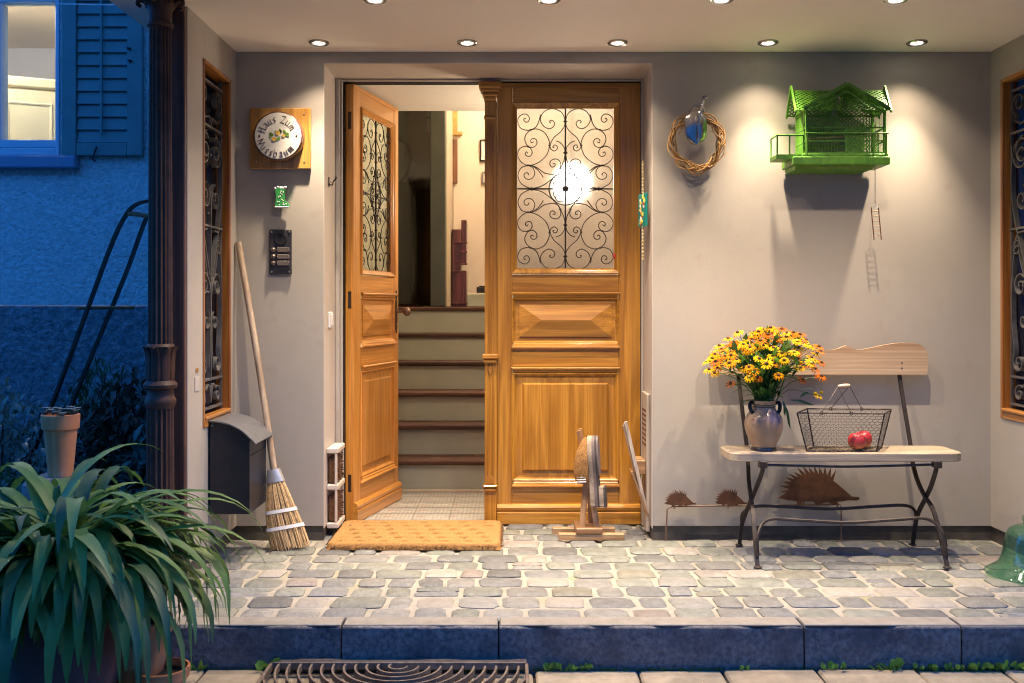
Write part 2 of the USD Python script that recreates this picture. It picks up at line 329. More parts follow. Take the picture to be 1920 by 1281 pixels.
# kerb of long stones
kerb = thing('kerb', kind='structure')
seams = [-2.4] + [flr(px, 1175, 0)[0] for px in (285, 640, 935, 1508, 1803)] + [3.2]
for a, b in zip(seams[:-1], seams[1:]):
    n = max(6, int((b - a) / .03)); xs = np.linspace(a + .003, b - .003, n)
    prof = [(-1.202, -.3), (-1.202, -.001), (-1.293, -.0005), (-1.300, -.004), (-1.305, -.012), (-1.306, -.08), (-1.305, -.3)]
    V = []
    for i, x in enumerate(xs):
        chip = max(0, meshkit.noise(np.array([x * 9, 1, 2])) - .62) * .03
        for j, (yy, zz) in enumerate(prof):
            w = .0015 * (meshkit.noise(np.array([x * 14, yy * 30, zz * 30 + 5])) - .5)
            V.append([x, yy + (chip if j in (3, 4) else 0) + w, zz - (chip * .6 if j in (2, 3) else 0) + w])
    k = len(prof); F = []
    for i in range(n - 1):
        for q in range(k - 1): F += [[i * k + q, (i + 1) * k + q, (i + 1) * k + q + 1], [i * k + q, (i + 1) * k + q + 1, i * k + q + 1]]
    for s in (0, n - 1):
        F += [[s * k, s * k + q, s * k + q + 1] if s == 0 else [s * k, s * k + q + 1, s * k + q] for q in range(1, k - 1)]
    F = np.array(F); V = np.array(V)
    st = obj('kerb_stone', (V, fix(V, F)), kerbm, kerb, smooth=50)
    # pale top face of this kerb stone
    obj('worn_top', box(a + .006, b - .006, -1.293, -1.204, -.004, .0025, .002), kerbtop, st)
# street pavers along the kerb: large sawn slabs with joints
rowy = -1.309
for r in range(3):
    h = .20
    for x0, x1 in (((-2.4, -.855), (.088, 2.4)) if r == 0 else ((-2.4, 2.4),)):
        x = x0
        while x < x1 - .02:
            w = rnd.uniform(.27, .40); w = x1 - x if x1 - x - w < .18 else w
            obj('paver', box(x + .004, x + w - .004, rowy - h + .004, rowy - .004, -.22, -.149 + rnd.uniform(-.003, .003), .007), paver, street)
            x += w
    rowy -= h
obj('paver', box(-.852, .082, -1.503, -1.315, -.22, -.16, .006), paver, street)

# unseen row of houses behind the camera, placed to block the low sky
opp = thing('opposite_houses', kind='structure')
obj('facade', box(-30, 30, -10.5, -9.5, -.17, 7.2), mat('opposite_plaster', (.30, .27, .23), rough=.9), opp)
obj('roof', hull([[-30, -9.3, 7.2], [30, -9.3, 7.2], [-30, -14, 7.2], [30, -14, 7.2], [-30, -12, 8.8], [30, -12, 8.8]]), mat('opposite_tiles', (.12, .06, .045), rough=.9), opp)

# ------------------------------------------------------------------ the house: walls, ceiling, reveal
house = thing('house', 'taupe plastered house front with an open double door and lit porch ceiling', 'house')
XL, XR, JL, JR, JT = -1.33, 2.343, -.906, .699, 2.318
SK = .062
def wallbox(x0, x1, y0, y1, z0, z1, name='wall', m=None, **k): return obj(name, box(x0, x1, y0, y1, z0, z1), m or plaster, house, **k)
wallbox(XL - .07, JL, 0, .34, SK, CEIL + .3); wallbox(JR, XR + .08, 0, .34, SK, CEIL + .3)
wallbox(JL, JR, 0, .34, JT, CEIL + .3)
# reveal linings: a hair proud of the wall ends
obj('door_reveal', cat_([box(JL, JL + .004, .002, .33, .05, JT - .004), box(JR - .004, JR, .002, .33, .05, JT - .004), box(JL, JR, .002, .33, JT - .004, JT)]), jambpl, house)
# dark stone skirting, set back under the plaster
obj('skirting', cat_([box(XL - .06, JL - .004, .012, .3, -.02, SK), box(JL - .012, JL + .0, .014, .33, -.02, .05)]), skirtm, house)
obj('skirting', cat_([box(JR + .004, XR + .07, .012, .3, -.02, SK), box(JR, JR + .012, .014, .33, -.02, .05)]), skirtm, house)
# side walls with window openings
WL = (-.52, -.105, .60, 2.21)   # y0, y1, z0, z1 of the window opening in both side walls
def side_wall(x0, x1, xs, yend):
    y0, y1, z0, z1 = WL
    for b in (box(x0, x1, yend, y0, SK, CEIL), box(x0, x1, y1, 0, SK, CEIL), box(x0, x1, y0, y1, SK, z0), box(x0, x1, y0, y1, z1, CEIL)):
        pass
    P = Polygon([(yend, SK), (0, SK), (0, CEIL), (yend, CEIL)]).difference(sbox(y0, z0, y1, z1))
    v, f = ext(P, x1 - x0)
    V = np.stack([x0 + v[:, 2], v[:, 0], v[:, 1]], 1)
    obj('wall', (V, fix(V, f)), plaster, house)
    obj('skirting', box(xs[0], xs[1], yend, .011, -.02, SK), skirtm, house)
side_wall(XL - .075, XL, (XL - .07, XL - .012), -.72); side_wall(XR, XR + .08, (XR + .012, XR + .07), -1.1)
obj('corner_board', box(XL - .085, XL - .002, -.748, -.722, -.02, 2.366, .004), board_m, house, label='dark brown upright board covering the end of the left porch wall')
# ceiling slab over the porch and the soffit to the left
obj('ceiling', box(-1.62, 3.2, -1.5, -.001, CEIL, CEIL + .3), ceilm, house)
obj('ceiling', box(-1.62, XL - .072, 0, 1.25, CEIL, CEIL + .3), ceilm, house)
obj('upper_wall', cat_([box(-1.6, 3.2, -1.5, -1.2, CEIL + .31, 6.0), box(-1.6, -1.3, -1.19, 5, CEIL + .31, 6.0), box(-1.62, 3.2, -1.5, 5, 6.01, 6.2)]), plaster, house)  # out of view above the porch, placed to keep skylight out
obj('fascia_board', box(-1.64, 3.2, -1.53, -1.502, CEIL - .05, CEIL + .25), board_m, house)
# hall behind the door
HX0, HX1 = -.93, 1.55
cream = mat('hall_cream', (.60, .50, .38), (.64, .54, .42), scale=2, rough=.7)
hallgreen = mat('stair_green_grey', (.38, .38, .28), (.43, .43, .33), scale=5, rough=.5, bump=.1)
treadm = wood('stair_tread_brown', (.055, .02, .011), (.13, .05, .026), 'x', rough=.8, coat=0)
hallwhite = mat('hall_ceiling_white', (.80, .77, .70), rough=.7)
obj('hall_wall', box(HX0 - .1, HX0, .341, 4.2, -.02, 3.4), hallgreen, house)
obj('hall_wall', box(HX1, HX1 + .1, .341, 4.2, -.02, 3.4), cream, house)
obj('hall_wall', box(-.479, HX1 - .001, 3.60, 3.7, 1.10, 3.4), cream, house)
obj('hall_ceiling', box(HX0 + .001, HX1 - .001, .341, 1.16, 2.315, 2.45), hallwhite, house)
obj('hall_ceiling', box(HX0 - .1, HX1 + .1, 1.1, 4.3, 3.41, 3.5), hallwhite, house)
obj('hall_wall', box(HX0 + .001, HX1 - .001, 1.08, 1.158, 2.451, 3.40), cream, house)
smoked = usdkit.material(stage, '/World/Looks/smoked_glass', {'t': ('transparent_bsdf', {'color': (.55, .52, .47)}), 'g': ('glossy_bsdf', {'roughness': .05}), 'm': ('mix_closure', {'fac': .06})}, [('t.BSDF', 'm.closure1'), ('g.BSDF', 'm.closure2')], surface='m.closure')
brownwall = mat('dark_room_wall', (.42, .34, .24), rough=.8)
obj('hall_wall', box(HX0, -.482, 3.9, 4.0, 1.10, 3.4), brownwall, house)
dkgreen = mat('dark_green_frame', (.055, .06, .045), (.075, .08, .06), rough=.4)
obj('partition_post', box(-.60, -.485, 2.66, 2.76, 1.13, 3.4, .006), dkgreen, house, label='dark green post of the glazed partition on the landing')
obj('partition_post', box(-.928, -.88, 2.66, 2.74, 1.13, 3.4, .006), dkgreen, house)
obj('partition_wall', box(-.54, -.483, 2.77, 3.89, 1.13, 3.4), brownwall, house)
obj('partition_glass', box(-.879, -.601, 2.69, 2.696, 1.15, 3.39), smoked, house)
# hall floor of patterned tiles
tilem = usdkit.material(stage, '/World/Looks/patterned_tile', {
    'tc': ('texture_coordinate', {}), 'sx': ('separate_xyz', {}),
    'v': ('voronoi_texture', {'scale': 46, 'randomness': .25, 'feature': 'f1'}), 'r1': ('rgb_ramp', {'ramp': [(0, (.13, .10, .08)), (.30, (.27, .245, .20)), (.6, (.43, .40, .34))]}),
    'ys': ('math', {'math_type': 'multiply', 'value2': 40.0}), 'ysn': ('math', {'math_type': 'sine'}), 'yb': ('map_range', {'from_min': .93, 'from_max': 1.0}),
    'xs': ('math', {'math_type': 'multiply', 'value2': 36.0}), 'xsn': ('math', {'math_type': 'sine'}), 'xb': ('map_range', {'from_min': .6, 'from_max': .9}),
    'rm': ('math', {'math_type': 'multiply'}), 'x1': ('mix_color', {'b': (.36, .16, .12)}), 'x2': ('mix_color', {'b': (.17, .15, .13)}), 'yb2': ('map_range', {'from_min': -.75, 'from_max': -.9, 'to_max': .75}),
    'p': ('principled_bsdf', {'roughness': .4})},
    [('tc.object', 'v.vector'), ('tc.object', 'sx.vector'), ('v.distance', 'r1.fac'), ('sx.y', 'ys.value1'), ('ys.value', 'ysn.value1'), ('ysn.value', 'yb.value'), ('sx.x', 'xs.value1'), ('xs.value', 'xsn.value1'), ('xsn.value', 'xb.value'), ('yb.result', 'rm.value1'), ('xb.result', 'rm.value2'),
     ('r1.color', 'x1.a'), ('rm.value', 'x1.fac'), ('x1.result', 'x2.a'), ('ysn.value', 'yb2.value'), ('yb2.result', 'x2.fac'), ('x2.result', 'p.base_color')], surface='p.BSDF')
hf = obj('hall_floor', box(HX0, HX1, .441, 1.23, -.05, -.008), mortar, house)
for i in range(12):
    for j in range(4):
        x, yy = -.92 + i * .2, .445 + j * .195
        obj('tile', box(x + .001, x + .199, yy + .001, yy + .194, -.03, -.003, .0015), tilem, hf)
# stairs: risers and treads
stairs = thing('staircase', parent=house)
for k in range(6):
    y0, z0 = 1.22 + .235 * k, .188 * k
    obj('riser', box(HX0 + .003, HX1 - .003, y0 + .02, y0 + .045, z0 - (.001 if k else .04), z0 + .1605), hallgreen, stairs)
    obj('tread', box(HX0 + .002, HX1 - .002, y0 - .012, y0 + (.256 if k < 5 else 1.6 + .8), z0 + .16, z0 + .188, .006), treadm, stairs)
obj('landing_skirting', box(-.478, HX1 - .002, 3.575, 3.599, 1.13, 1.24, .004), hallgreen, house)
obj('stair_base_strip', box(HX0 + .002, HX1 - .002, 1.19, 1.235, -.006, .012, .003), mat('pale_strip', (.45, .36, .25), rough=.6), stairs)
# door frame inside the reveal
frm = mat('door_frame_paint', (.42, .38, .33), (.46, .42, .365), scale=3, rough=.5)
df = obj('door_frame', cat_([box(JL + .005, JL + .026, .300, .335, -.003, JT - .006, .002), box(JL + .026, -.866, .318, .345, -.003, 2.303, .003), box(JR - .014, JR - .005, .306, .335, -.003, JT - .006), box(JL + .026, JR - .014, .318, .345, 2.304, JT - .006, .002)]), frm, house)
gap = obj('door_rebate', cat_([box(-.866, -.862, .33, .40, 0, 2.303), box(.684, JR - .005, .336, .42, -.01, 2.31), box(-.862, .684, .346, .41, 2.302, 2.312)]), hole, house)  # near-black strips in the door gap, its shade put into the colour

# ------------------------------------------------------------------ wrought iron door grille pattern, one quarter of it, in units of the photo's zoom
Q = [[(387, 150), (368, 95), (330, 67), (285, 58), (235, 78), (207, 125), (215, 165), (240, 193), (272, 205), (300, 190), (309, 165), (297, 146), (280, 143), (272, 155), (283, 163)],
     [(207, 100), (195, 150), (175, 190), (137, 213), (95, 214), (60, 195), (42, 150), (55, 115), (85, 97), (112, 102), (128, 128), (118, 153), (98, 155), (86, 140), (93, 127), (102, 133)],
     [(386, 152), (378, 190), (350, 230), (305, 270), (273, 328)],
     [(137, 213), (185, 207), (238, 235), (268, 290), (272, 335), (250, 400), (190, 455), (117, 475), (65, 445), (42, 400), (55, 355), (95, 333), (130, 345), (147, 375), (138, 402), (115, 408), (98, 393), (105, 375), (119, 386)],
     [(137, 213), (104, 245), (94, 290), (120, 337), (155, 341), (180, 318), (178, 288), (155, 276), (137, 290), (142, 308), (158, 300)],
     [(273, 328), (283, 355), (307, 369), (328, 352), (324, 330), (306, 325), (297, 340), (308, 344)],
     [(386, 382), (376, 340), (350, 308), (318, 294)],
     [(386, 382), (376, 440), (352, 497), (330, 530), (305, 562)],
     [(350, 497), (335, 528), (295, 541), (235, 530), (190, 497), (155, 480), (117, 475)],
     [(350, 497), (354, 460), (335, 433), (308, 428), (280, 443), (276, 470), (292, 487), (312, 478), (311, 460), (295, 464)],
     [(117, 475), (150, 490), (166, 530), (150, 566), (118, 578), (92, 562), (90, 540), (106, 528), (122, 537), (117, 547)],
     [(117, 475), (70, 492), (44, 545), (62, 600), (100, 630), (145, 643), (215, 628), (270, 590), (305, 562)],
     [(150, 480), (185, 505), (207, 532), (228, 562)],
     [(387, 595), (372, 560), (340, 555), (318, 575), (322, 600), (340, 605), (345, 590)], [(318, 575), (300, 610), (310, 632), (330, 628), (330, 612)]]
COLL = [(387, 150), (387, 382), (137, 213), (120, 337), (273, 328), (117, 475), (350, 497), (305, 562)]
def grille_mesh(w, h, r=.0026):
    """Scrollwork filling a w x h pane centred on the origin of the xz plane."""
    m = MB(); cx, cz = 387, 648; kx, kz = w / 694, h / 1186
    T = lambda p, sx, sz: (np.array([[(a - cx) * kx * sx, 0, (cz - b) * kz * sz] for a, b in p]))
    for sx in (1, -1):
        for sz in (1, -1):
            for line in Q: m += tube(catmull(T(line, sx, sz), 5), r, 6)
            for c in COLL:
                p = T([c], sx, sz)[0]; m += box(p[0] - .006, p[0] + .006, -.007, .006, p[2] - .0045, p[2] + .0045, .001)
    m += box(-.0035, .0035, -.004, .004, -h / 2, h / 2); m += box(-w / 2, w / 2, -.0035, .0035, -.0035, .0035)
    a = np.linspace(0, 2 * np.pi, 33)[:-1]
    m += tube(np.stack([118 * kx * np.cos(a), 0 * a, 118 * kz * np.sin(a)], 1), r * 1.25, 6, closed=True)
    for s in (1, -1):
        p = s * 242 * kx; m += hull([[p - .011, 0, 0], [p + .011, 0, 0], [p, 0, .012], [p, 0, -.012], [p, -.009, 0], [p, .004, 0]])
        for zz in (498, 266):
            m += hull([[-.013, 0, s * zz * kz], [.013, 0, s * zz * kz], [0, 0, s * zz * kz + .011], [0, 0, s * zz * kz - .011], [0, -.01, s * zz * kz]])
    for k in range(8):
        b = k * math.pi / 4; m += ball(.0065, (.0125 * math.cos(b), -.004, .0125 * math.sin(b)), 1)
    m += ball(.008, (0, -.008, 0), 1)
    return m
# ------------------------------------------------------------------ door leaves (local: x along the leaf, front face y=0 looking to -y)
def door_leaf(parent, W, mir, V_, H_, pane):
    k = W / .747
    X = (lambda x: x * k) if not mir else (lambda x: W - x * k)
    def bx(name, x0, x1, y0, y1, z0, z1, m, b=.002): return obj(name, box(X(x0), X(x1), y0, y1, z0, z1, b), m, parent)
    def fl(name, x0, x1, z0, z1, prof, m, fill=False):
        a, b = sorted((X(x0), X(x1))); return obj(name, frame_loft(a, b, z0, z1, prof, fill), m, parent, smooth=30)
    T = .046; H = 2.296; fa, fb = .078, .636
    for x0, x1 in ((0, fa), (fb, .747)): bx('stile', x0, x1, 0, T, .002, H, V_)
    for z0, z1 in ((2.192, H), (1.205, 1.297), (.815, .912), (.05, .190)): bx('rail', fa + .0005, fb - .0005, .0015, T - .001, z0, z1, H_)
    bx('rail', .001, .746, -.001, .0012, 2.272, H - .001, H_, 0)
    step = [(0, 0), (0, -.007), (.006, -.011), (.012, -.007), (.014, -.003), (.020, .0), (.026, .009), (.030, .010), (.030, .018)]
    fl('moulding', fa - .004, fb + .004, 1.300, 2.194, step, V_)
    g0, g1, gz0, gz1 = fa + .026, fb - .026, 1.322, 2.168
    a, b = sorted((X(g0), X(g1)))
    obj('glass_pane', box(a, b, .026, .030, gz0, gz1), pane, parent)
    obj('grille', mv(grille_mesh(b - a - .004, gz1 - gz0 - .004).get(), (a + b) / 2, .014, (gz0 + gz1) / 2), iron, parent, smooth=40)
    # ledges over and under each panel
    led = [(0, -.0), (0, -.016), (.004, -.020), (.010, -.018), (.014, -.012), (.020, -.012), (.026, -.004), (.030, .0)]
    def ledge(zt, up, m=H_):
        P = [(0, 0), (0, -.013), (.005, -.018), (.011, -.016), (.015, -.010), (.021, -.009), (.027, -.003), (.029, 0)]
        x0, x1 = sorted((X(fa - .004), X(fb + .004))); v = []
        for (d, yy) in P:
            zz = zt - d if not up else zt + d; v.append((yy, zz, d))
        V = np.array([[x0 + (.02 if 0 else 0) + d * .5, yy, zz] for yy, zz, d in v] + [[x1 - d * .5, yy, zz] for yy, zz, d in v]); n = len(P)
        F = [[i, i + 1, n + i + 1] for i in range(n - 1)] + [[i, n + i + 1, n + i] for i in range(n - 1)] + [[0, i + 1, i] for i in range(1, n - 1)] + [[n, n + i, n + i + 1] for i in range(1, n - 1)] + [[0, n, n + n - 1], [0, 2 * n - 1, n - 1]]
        F = np.array(F); obj('ledge', (V, fix(V, F)), m, parent)
    ledge(1.2048, False); ledge(.9122, True); ledge(.8148, False); ledge(.1902, True)
    # upper small panel: pyramid with a ridge
    pz0, pz1 = .936, 1.176
    fl('moulding', fa, fb, pz0, pz1, [(0, .001), (.005, -.003), (.010, .002), (.014, .010), (.02, .011)], H_)
    a, b = sorted((X(fa + .02), X(fb - .02)))
    V, F = frame_loft(a, b, pz0 + .018, pz1 - .018, [(0, .011), (.018, .011), (.018, .004), (.020, .0035)])
    A, B = a + .02, b - .02; z0, z1 = pz0 + .038, pz1 - .038; r0, r1, zr = A + (B - A) * .235, A + (B - A) * .765, z0 + (z1 - z0) * .52
    n = len(V); V = np.vstack([V, [[A, .0035, z0], [B, .0035, z0], [B, .0035, z1], [A, .0035, z1], [r0, -.020, zr], [r1, -.020, zr]]])
    F = np.vstack([F, np.array([[0, 1, 5], [0, 5, 4], [1, 2, 5], [2, 3, 4], [2, 4, 5], [3, 0, 4]]) + n])
    obj('panel', (V, F), H_, parent)
    # tall lower panel: raised field
    pz0, pz1 = .219, .786
    fl('moulding', fa, fb, pz0, pz1, [(0, .001), (.006, -.004), (.012, .001), (.018, .010), (.03, .012)], V_)
    fl('panel', fa + .028, fb - .028, pz0 + .028, pz1 - .028, [(0, .012), (.026, .008), (.030, .002), (.034, -.002), (.038, -.001)], V_, True)
    # plinth board with its rounded moulding
    a, b = sorted((X(.001), X(.746)))
    V = []; P = [(.006, .001), (-.022, .001), (-.024, .058), (-.016, .064), (-.022, .074), (-.024, .086), (-.018, .096), (-.006, .102), (.006, .104)]
    n = len(P); V = np.array([[a, yy, zz] for yy, zz in P] + [[b, yy, zz] for yy, zz in P])
    F = [[i, i + 1, n + i + 1] for i in range(n - 1)] + [[i, n + i + 1, n + i] for i in range(n - 1)] + [[0, i + 1, i] for i in range(1, n - 1)] + [[n, n + i, n + i + 1] for i in range(1, n - 1)]
    F = np.array(F); obj('plinth', (V, fix(V, F)), H_, parent)
    return T
rl = thing('door', 'closed right leaf with its frosted pane and half column', parent=house, loc=(-.064, .335, 0))
door_leaf(rl, .747, False, oak_v, oak_h, frosted)
# half column on the closing edge of the right leaf
hc = MB(); hc += box(-.064, -.0006, -.012, .046, .19, 2.20, .004)
for i in range(3): hc += box(-.052 + i * .014, -.046 + i * .014, -.017, -.010, .26, 2.08, .002)
hc += box(-.066, -.0006, -.016, .046, .002, .19, .004)
obj('half_column', hc, oak_v, rl)
cp = MB()
for zz, e, d in ((2.20, .004, .020), (2.222, .012, .028), (2.244, .022, .036), (2.262, .030, .044)): cp += box(-.064 - e, -.006 + e, -d, .04, zz, zz + (.022 if zz < 2.26 else .034), .005)
obj('neck_ring', box(-.068, -.002, -.020, .03, 2.105, 2.125, .005), oak_h, rl)
obj('capital', cp, oak_h, rl)
md = MB(); md += box(-.078, .008, -.040, .03, .858, .884, .006); md += box(-.070, -.0, -.030, .03, .836, .858, .006); md += hull([[-.05, -.02, .815], [-.02, -.02, .815], [-.035, -.024, .775], [-.05, -.010, .82], [-.02, -.010, .82], [-.035, -.01, .77]])
obj('collar', md, oak_h, rl)
bs = MB(); bs += box(-.070, -.0, -.030, .03, .166, .192, .01); bs += box(-.074, .004, -.034, .03, .192, .204, .005); bs += hull([[-.055, -.016, .21], [-.015, -.016, .21], [-.035, -.02, .26], [-.055, -.010, .21], [-.015, -.010, .21], [-.035, -.01, .265]])
obj('collar', bs, oak_h, rl)
ll = thing('door', 'left leaf standing open into the hall, with clear pane behind its grille', parent=house, loc=(-.815, .352, 0), rz=76)
door_leaf(ll, .665, True, pine_v, pine_h, darkglass if False else clearpane)
# lock plate and knob near the free edge of the open leaf
kp = MB(); kp += box(.615, .640, -.006, .001, 1.03, 1.17, .003)
for zz in (1.19, 1.01): kp += ball(.014, (.6275, -.002, zz), 2, (1, .4, 1.5))
for zz in (1.215, .985): kp += ball(.008, (.6275, -.002, zz), 1, (1, .5, 1.6))
obj('lock_plate', kp, iron_warm, ll)
kn = MB(); kn += lathe([(0.0, 0), (.012, 0), (.010, .006), (.007, .012), (.007, .034), (.012, .040), (.022, .048), (.026, .060), (.023, .072), (.014, .080), (0, .082)], 18)
obj('knob', mv(rot(kn.get(), 'x', 90), .6275, -.006, 1.10), mat('knob_bronze', (.16, .09, .06), (.24, .15, .11), rough=.35, metallic=.7), ll, smooth=40)
for zz in (.16, 1.12, 2.06): obj('hinge_plate', box(-.001, .002, .012, .030, zz, zz + .09), iron_warm, ll)

# ------------------------------------------------------------------ side windows with forged grilles
def spiral(c, r, turns, a0, d=1, n=26, tight=.82):
    t = np.linspace(0, 1, n); R = r * (1 - tight * t); A = a0 + d * turns * 2 * np.pi * t
    return np.stack([c[0] + R * np.cos(A), c[1] + R * np.sin(A)], 1)
def window_grille(xc, y0, y1, z0, z1, sgn):
    """Flat forged strips standing on edge; drawn in (u, z), mapped to y and z at x = xc."""
    w = y1 - y0; m = MB(); W = .011
    def strip(P2, hw=W, t=.0028):
        P = np.array([[xc, y0 + u, z] for u, z in P2]); nonlocal m
        m += sweep(P, rect_sec(t, hw), up=(1, 0, 0))
    for zz in (z0 + .035, z0 + .165, z0 + .86, z1 - .245, z1 - .045): strip([(.006, zz), (w - .006, zz)], .009, .005)
    for u in (.012, w - .012): strip([(u, z0), (u, z1)], .006, .004)
    c = w / 2
    for s in (1, -1):
        f = lambda P: [(c + s * (u - c), z) for u, z in P]
        # top band: facing scrolls
        strip(f(np.vstack([spiral((w - .085, z1 - .115), .058, 1.4, -1.2, 1)[::-1], [(w - .05, z1 - .19), (w - .10, z1 - .215), (c + .02, z1 - .20), (c, z1 - .24)]])))
        # upper pair of C scrolls
        strip(f(np.vstack([spiral((w - .105, z1 - .36), .080, 1.5, 1.9, -1)[::-1], spiral((w - .13, z1 - .36), .06, .1, 1.9, -1)[:2]])))
        strip(f(np.vstack([spiral((w - .125, z1 - .345), .075, .9, 1.6, -1)[::-1]])))
        strip(f(catmull([(w - .03, z1 - .30), (w - .022, z1 - .45), (w - .03, z1 - .56), (w - .07, z1 - .70), (c + .02, z1 - .92)], 6)))
        strip(f(np.vstack([spiral((w - .115, z1 - .565), .062, 1.4, 1.7, 1)[::-1], catmull([(w - .12, z1 - .50), (c + .03, z1 - .53), (c + .004, z1 - .60), (c + .002, z1 - .95)], 5)])))
        strip(f(np.vstack([spiral((w - .07, z1 - .79), .040, 1.3, 2.2, -1)[::-1], catmull([(w - .085, z1 - .76), (w - .10, z1 - .84), (c + .05, z1 - .93)], 4)])))
        strip(f(np.vstack([spiral((w - .10, z1 - .965), .055, 1.3, 1.7, -1)[::-1], catmull([(w - .11, z1 - .91), (c + .02, z1 - .96), (c + .004, z1 - 1.06), (c + .002, z1 - 1.40)], 5)])))
        # long lyre curve down to a lower scroll
        strip(f(np.vstack([catmull([(c + .05, z0 + .845), (w - .07, z0 + .82), (w - .035, z0 + .66), (w - .028, z0 + .45), (w - .05, z0 + .29)], 6), spiral((w - .085, z0 + .235), .05, 1.3, 0.6, -1)])))
        strip(f(np.vstack([spiral((c + .06, z0 + .43), .045, 1.2, 2.0, 1)[::-1], catmull([(c + .03, z0 + .46), (c + .012, z0 + .36), (c + .03, z0 + .22)], 4)])))
        strip(f(np.vstack([spiral((w - .09, z0 + .09), .042, 1.3, 2.4, -1)[::-1], catmull([(w - .12, z0 + .12), (c + .03, z0 + .14), (c, z0 + .06)], 4)])))
        for zz in (z1 - .64, z1 - .37, z0 + .56): m += ball(.006, (xc - .010 * 0, y0 + c + s * .02, zz), 1)
    return m
def side_window(x, sgn):
    y0, y1, z0, z1 = WL
    w = thing('window', parent=house)
    a, b = sorted((x + sgn * .006, x - sgn * .072))
    fw = .018
    for (q0, q1) in ((y0, y0 + fw), (y1 - fw, y1)): obj('frame', box(a, b, q0, q1, z0 + .001, z1 - .001, .003), win_v, w)
    for (q0, q1) in ((z0, z0 + .032), (z1 - fw, z1)): obj('frame', box(a, b, y0 + fw, y1 - fw, q0, q1, .003), win_y, w)
    obj('sill', box(x - sgn * .03, x + sgn * .012, y0 + fw, y1 - fw, z0 + .033, z0 + .05, .004), win_y, w)
    obj('glass_pane', box(x - sgn * .066, x - sgn * .061, y0 + fw, y1 - fw, z0 + .033, z1 - fw - .001), darkglass, w)
    obj('grille', window_grille(x - sgn * .036, y0 + fw, y1 - fw, z0 + .035, z1 - fw, sgn), steel_flat, w, smooth=35)
side_window(XL, 1); side_window(XR, -1)

# ------------------------------------------------------------------ lamps
def spot(path, loc, power, half, soft, r=.020, col=LAMP_COL):
    l = UsdLux.SphereLight.Define(stage, path)
    l.AddTranslateOp().Set(Gf.Vec3d(*loc)); l.CreateRadiusAttr(r); l.CreateIntensityAttr(power); l.CreateColorAttr(col)
    s = UsdLux.ShapingAPI.Apply(l.GetPrim()); s.CreateShapingConeAngleAttr(half); s.CreateShapingConeSoftnessAttr(soft)
places1 = ['over the round house sign', 'over the open door leaf', 'over the closed door leaf', 'left of the green birdcage', 'right of the green birdcage']
places2 = ['in front of the open door leaf', 'in front of the closed door leaf', 'in front of the twig wreath', 'in front of the birdcage roof']
for row, y0, pl in ((ROW1, Y1, places1), (ROW2, Y2, places2)):
    for x, p in zip(row, pl):
        t = thing('ceiling_light', f'small round recessed chrome spotlight {"near the wall" if y0 == Y1 else "at the ceiling front"} {p}', 'ceiling light', (x, y0, CEIL), group='recessed spotlights in the porch ceiling')
        obj('ring', lathe([(.047, -.0005), (.048, -.006), (.042, -.011), (.035, -.009), (.033, -.003), (.033, -.0008)], 28), chrome, t, smooth=40)
        obj('bulb', lathe([(0, -.0125), (.010, -.012), (.017, -.010), (.023, -.006), (.025, -.0012)], 20), lampglow, t, smooth=True)
        spot(str(t.GetPath()) + '/lamp_spill', (0, 0, -.020), SPOT_POWER if y0 == Y1 else SPOT2_POWER, 54 if y0 == Y1 else 62, .9)
        spot(str(t.GetPath()) + '/lamp_beam', (0, 0, -.020), BEAM1 if y0 == Y1 else BEAM2, 33 if y0 == Y1 else 47, 1.0)
gl = thing('globe_lamp', 'glowing round pendant lamp seen through the frosted pane', 'lamp', (.36, .85, 1.84))
obj('globe', ball(.100, n=3), globeglow, gl, smooth=True)
l2 = thing('landing_lamp', 'unseen round ceiling lamp lighting the stair landing', 'lamp', (.35, 2.7, 3.2)); obj('globe', ball(.10, n=2), emit('landing_glow', (1.0, .80, .58), HALL_POWER * 3.2), l2, smooth=True); obj('stem', tube([(0, 0, .09), (0, 0, .208)], .008, 6), iron, l2)  # lamp out of view, placed to light the landing walls
obj('cord', tube([(0, 0, .11), (0, 0, .474)], .004, 6), iron, gl)
obj('cap', lathe([(.0, .099), (.024, .094), (.02, .115), (.006, .125)], 14), iron, gl)
# ------------------------------------------------------------------ neighbour's blue house
nbwall = mat('neighbour_render', (.52, .65, .70), (.78, .92, .96), scale=38, rough=.9, bump=1.0, bscale=42, bdist=.05)
nbplinth = mat('neighbour_plinth_render', (.11, .15, .19), (.36, .42, .48), scale=30, rough=.95, bump=1.0, bscale=26, bdist=.08)
shutm = mat('shutter_paint', (.09, .17, .18), (.12, .21, .22), scale=7, rough=.55, bump=.15)
nbtrim = mat('window_trim_paint', (.42, .52, .62), rough=.45)
nbsill = mat('sill_paint', (.16, .22, .34), rough=.5)
NY = 1.30
nb = thing('neighbour_house', 'blue rendered house with louvred shutter beside a lit window, behind the iron column', 'house', (0, 0, 0))
WX1, WZ0 = at(105, 262, NY)[0], at(0, 262, NY)[2]
WX0 = -4.05; WZ1 = 3.55
P = Polygon([(-6.5, 1.135), (-2.02, 1.135), (-2.02, 6), (-6.5, 6)]).difference(sbox(WX0, WZ0 - .10, WX1 + .025, WZ1))
v, f = ext(P, .22); V = np.stack([v[:, 0], NY + .22 - v[:, 2], v[:, 1]], 1); obj('wall', (V, fix(V, f)), nbwall, nb)
obj('plinth', box(-6.5, -2.0, NY - .018, NY + .22, -.3, 1.133, .006), nbplinth, nb)
obj('wall', box(-2.2, -2.021, NY + .221, 5, -.3, 6), nbwall, nb)
obj('roof', box(-6.5, -1.98, NY - .1, 5, 6.01, 6.2), nbsill, nb)
wn = thing('window', parent=nb)
